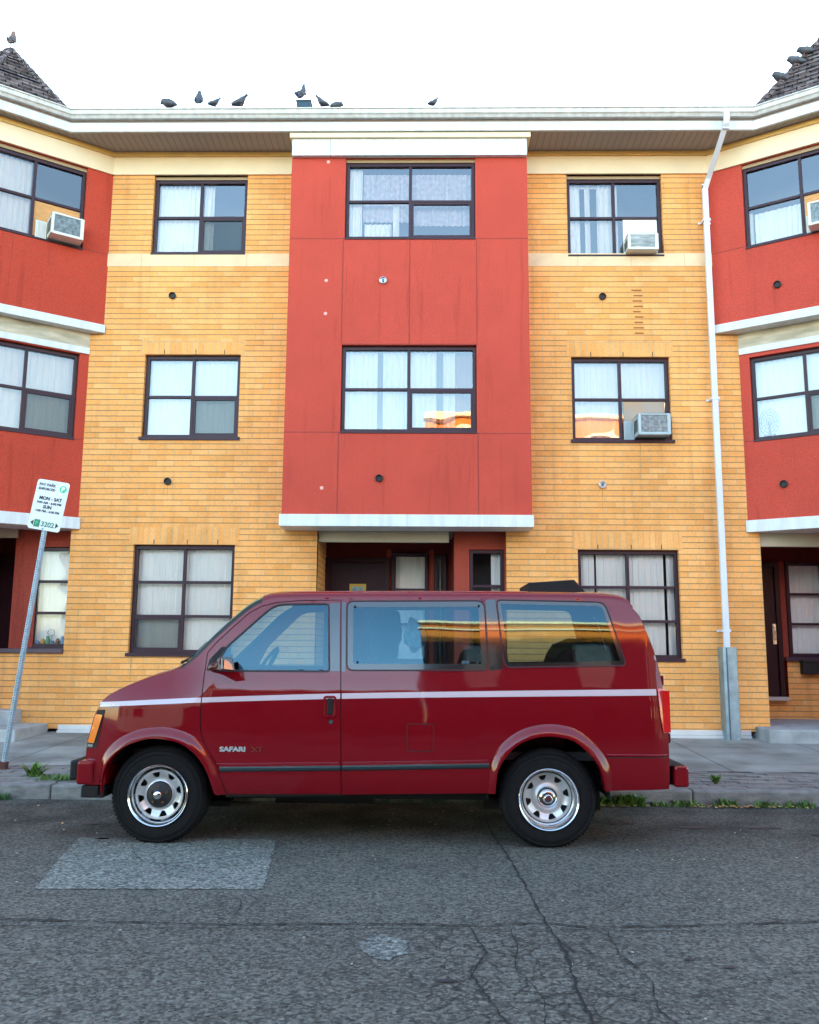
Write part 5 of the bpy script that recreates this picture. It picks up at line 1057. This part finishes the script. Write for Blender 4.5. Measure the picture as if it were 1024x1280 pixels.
pigeon(onhip(.655), R(160), 'crouch', 'highest of the three pigeons on the right turret roof edge', .95)
t = thing('roof_box', (-1.76, 11.46, 9.04), 'small dark blue box on the roof edge with a pigeon standing on it', 'box')
mb = MB(); mb.box(-1.86, -1.66, 11.38, 11.54, 9.045, 9.17); mb.build('housing', mat('box_blue', (.02, .05, .08), .5), t, bevel=.006); mb = MB(); mb.box(-1.87, -1.65, 11.37, 11.55, 9.165, 9.18); mb.build('lid', mat('box_blue2', (.03, .06, .08), .5), t)

# ------------------------------------------------------------------ weeds and litter
LEAF = mat('weed_leaf', (.07, .17, .025), .6, col2=(.13, .22, .04), nscale=12); LEAFD = mat('weed_leaf_dark', (.045, .11, .03), .6, noise=.3, nscale=15)
def weed_mesh(mb, x, y, z, h, n, spread, r):
    for _ in range(n):
        a = r.uniform(0, 6.28); L = h*r.uniform(.4, .95); o = spread*math.sqrt(r.random()); bx, by = x+o*math.cos(r.uniform(0, 6.28)), y+o*math.sin(r.uniform(0, 6.28))*.4
        lean = r.uniform(.2, 1.0); w_ = L*r.uniform(.07, .15); ca, sa = math.cos(a), math.sin(a); P = []
        for k in range(4): t = k/3; P.append((bx+ca*L*lean*t*t*.8+ca*L*lean*t*.3, by+(sa*L*lean*t*t*.8+sa*L*lean*t*.3)*.7, z+L*t*(1-.25*lean*t)))
        ww = [w_*.3, w_, w_*.8, 0.001]; vs = []
        for p, q in zip(P, ww): vs += [(p[0]-sa*q, p[1]+ca*q, p[2]), (p[0]+sa*q, p[1]-ca*q, p[2])]
        mb.add(vs, [(2*k, 2*k+1, 2*k+3, 2*k+2) for k in range(3)])
wr = random.Random(11)
def tuft(x, y, z, h, n, sp, label, m=LEAF):
    mb = MB(); weed_mesh(mb, x, y, z, h*.9, int(n*1.0), sp*1.2, wr); weed_mesh(mb, x, y, z, h*.4, int(n*1.8), sp*1.6, wr); o = mb.build('weed', m, None, recalc=False)
    for v in o.data.vertices: v.co -= Vector((x, y, z))
    o.location = (x, y, z); return tag(o, label, 'weed', 'weeds growing along the kerb')
tuft(1.50, 8.36, .0, .13, 90, .10, 'weed clump at the kerb foot just right of the rear wheel'); tuft(1.72, 8.36, 0, .15, 110, .10, 'leafy weed clump at the kerb foot below the rear bumper')
tuft(1.93, 8.355, 0, .17, 130, .08, 'tallest bright weed clump at the kerb foot beyond the rear bumper'); tuft(2.18, 8.36, 0, .08, 40, .07, 'sparse weed with orange leaves under it, right of the tallest clump')
tuft(2.42, 8.36, 0, .10, 70, .12, 'wide low weed clump in the middle of the kerb right of the van'); tuft(2.78, 8.36, 0, .12, 70, .09, 'weed clump in front of the paver strip, left of the long leaf drift'); tuft(2.83, 8.75, .14, .14, 90, .008, 'small upright weed sprouting above the kerb among the pavers')
tuft(3.15, 8.36, 0, .09, 80, .10, 'weed clump behind the long orange leaf drift'); tuft(3.45, 8.36, 0, .10, 90, .12, 'weed clump at the kerb near the right edge of the photo')
tuft(-3.83, 8.80, .14, .20, 60, .05, 'tall leafy weed beside the sign post on the paver strip'); tuft(-3.50, 8.66, .14, .08, 160, .18, 'spreading green weed mat behind the kerb left of the van bumper'); tuft(-3.95, 8.36, 0, .10, 60, .08, 'weed clump at the kerb foot by the left edge of the photo', LEAFD)
mb = MB()
for k in range(60): weed_mesh(mb, -1.4+k*.045+wr.uniform(-.02, .02), 8.37, 0, wr.uniform(.03, .08), 5, .03, wr)
for k in range(40): weed_mesh(mb, wr.uniform(1.2, 4), 8.38, 0, wr.uniform(.02, .05), 4, .03, wr)
for k in range(14): weed_mesh(mb, wr.uniform(-4.4, 4.0), 9.45+wr.uniform(-.01, .01), zwalk(9.45), .03, 4, .05, wr)
for k in range(24): weed_mesh(mb, wr.uniform(1.9, 3.6), wr.choice([8.56, 8.78, 9.0]), zwalk(8.8), .025, 4, .04, wr)
tag(mb.build('kerb_grass', LEAFD, None, recalc=False), 'thin line of low grass and moss growing along the kerb and slab joints', 'grass', kind='stuff')
mb = MB()
for k in range(220):
    u = wr.random(); x, y = (wr.gauss(2.85, .28), 8.30+wr.uniform(-.05, .05)) if u < .45 else ((wr.gauss(1.75, .12), 8.28) if u < .6 else (wr.uniform(-4.5, 4), wr.uniform(7.2, 8.38)))
    if u > .6 and u < .9: continue
    a = wr.uniform(0, 6.28); L = wr.uniform(.012, .03); c, s_ = math.cos(a)*L, math.sin(a)*L; z_ = .008+wr.uniform(0, .012)
    mb.add([(x-c, y-s_, z_), (x+s_*.5, y-c*.5, z_+wr.uniform(0, .012)), (x+c, y+s_, z_+.004), (x-s_*.5, y+c*.5, z_)], [(0, 1, 2, 3)])
tag(mb.build('fallen_leaves', mat('dry_leaves', (.42, .13, .03), .8, col2=(.50, .40, .18), nscale=9), None, recalc=False), 'dry orange leaves lying in the gutter along the kerb', 'leaves', kind='stuff')
mb = MB()
for k in range(90): x, y = wr.uniform(-4.2, 4), wr.uniform(3, 8.3); q = wr.uniform(.002, .006); mb.box(x-q, x+q, y-q*.7, y+q, .004, .004+q*.6)
tag(mb.build('grit', mat('pale_grit', (.45, .44, .40), .8), None), 'pale pebbles and specks scattered on the asphalt', 'grit', kind='stuff')

# ------------------------------------------------------------------ other side of the street (seen only in reflections)
OY = -9.0
OPW = stucco_mat('opposite_orange', (.66, .20, .035)); OPC = mat('opposite_cream', (.80, .68, .48), .7); OPD = mat('opposite_dark', (.05, .045, .045), .5)
mb = MB(); mb.quad((-60, -6.2, .12), (60, -6.2, .12), (60, -4, .12), (-60, -4, .12)); mb.quad((-60, -4, .0), (60, -4, .0), (60, -4, .12), (-60, -4, .12)); mb.quad((-60, -60, .11), (60, -60, .11), (60, -6.2, .11), (-60, -6.2, .11)); struct(mb, 'far_sidewalk', mat('far_paving', (.07, .07, .07), .9, noise=.2))
def house(x0, x1, h, label, wm, yo=0):
    t = thing('row_house', ((x0+x1)/2, OY+yo, .12), label, 'house', 'row houses across the street')
    zl = h-1.75 if wm is not OPC else .3
    mb = MB(); mb.box(x0, x1, OY-9+yo, OY+yo, zl, h); mb.build('wall', wm, t); mb = MB(); mb.box(x0+.01, x1-.01, OY-9+yo, OY+yo-.01, .1, zl); mb.build('shaded_lower_wall', mat('opposite_shaded_brick', (.030, .018, .013), .9), t)  # lower wall coloured near black, painting its shade into the reflections
    mb = MB(); mb.box(x0-.1, x1+.1, OY+yo-.1, OY+yo+.45, h-.35, h-.12); mb.box(x0-.1, x1+.1, OY+yo-.1, OY+yo+.25, h-.9, h-.78); mb.build('cornice', OPC, t)
    for zz in (1.2, 4.2, 7.0):
        if zz+1.6 > h-.9: continue
        k = int((x1-x0)/2.4)
        for i in range(k):
            xa = x0+(x1-x0)*(i+.5)/k; mb = MB(); mb.box(xa-.5, xa+.5, OY+yo-.02, OY+yo+.05, zz, zz+1.5); mb.build('window', OPD, t)
            mb = MB(); mb.box(xa-.42, xa+.42, OY+yo+.04, OY+yo+.06, zz+.08, zz+1.42); mb.build('pane', VBLK, t)
house(0.0, 9.0, 10.4, 'orange row house across the street, seen only as a reflection in the rear van windows', OPW)
house(9.05, 17.0, 10.9, 'taller brown row house across the street to the right', stucco_mat('opposite_umber', (.40, .15, .05)))
house(-14.0, -6.0, 7.2, 'low cream row house across the street to the left', OPC)
house(-6.0, -.02, 6.3, 'low brown house across the street in the middle', mat('opposite_shaded_brown', (.030, .017, .012), .9))  # brown taken near black to carry the wall's shade in reflections
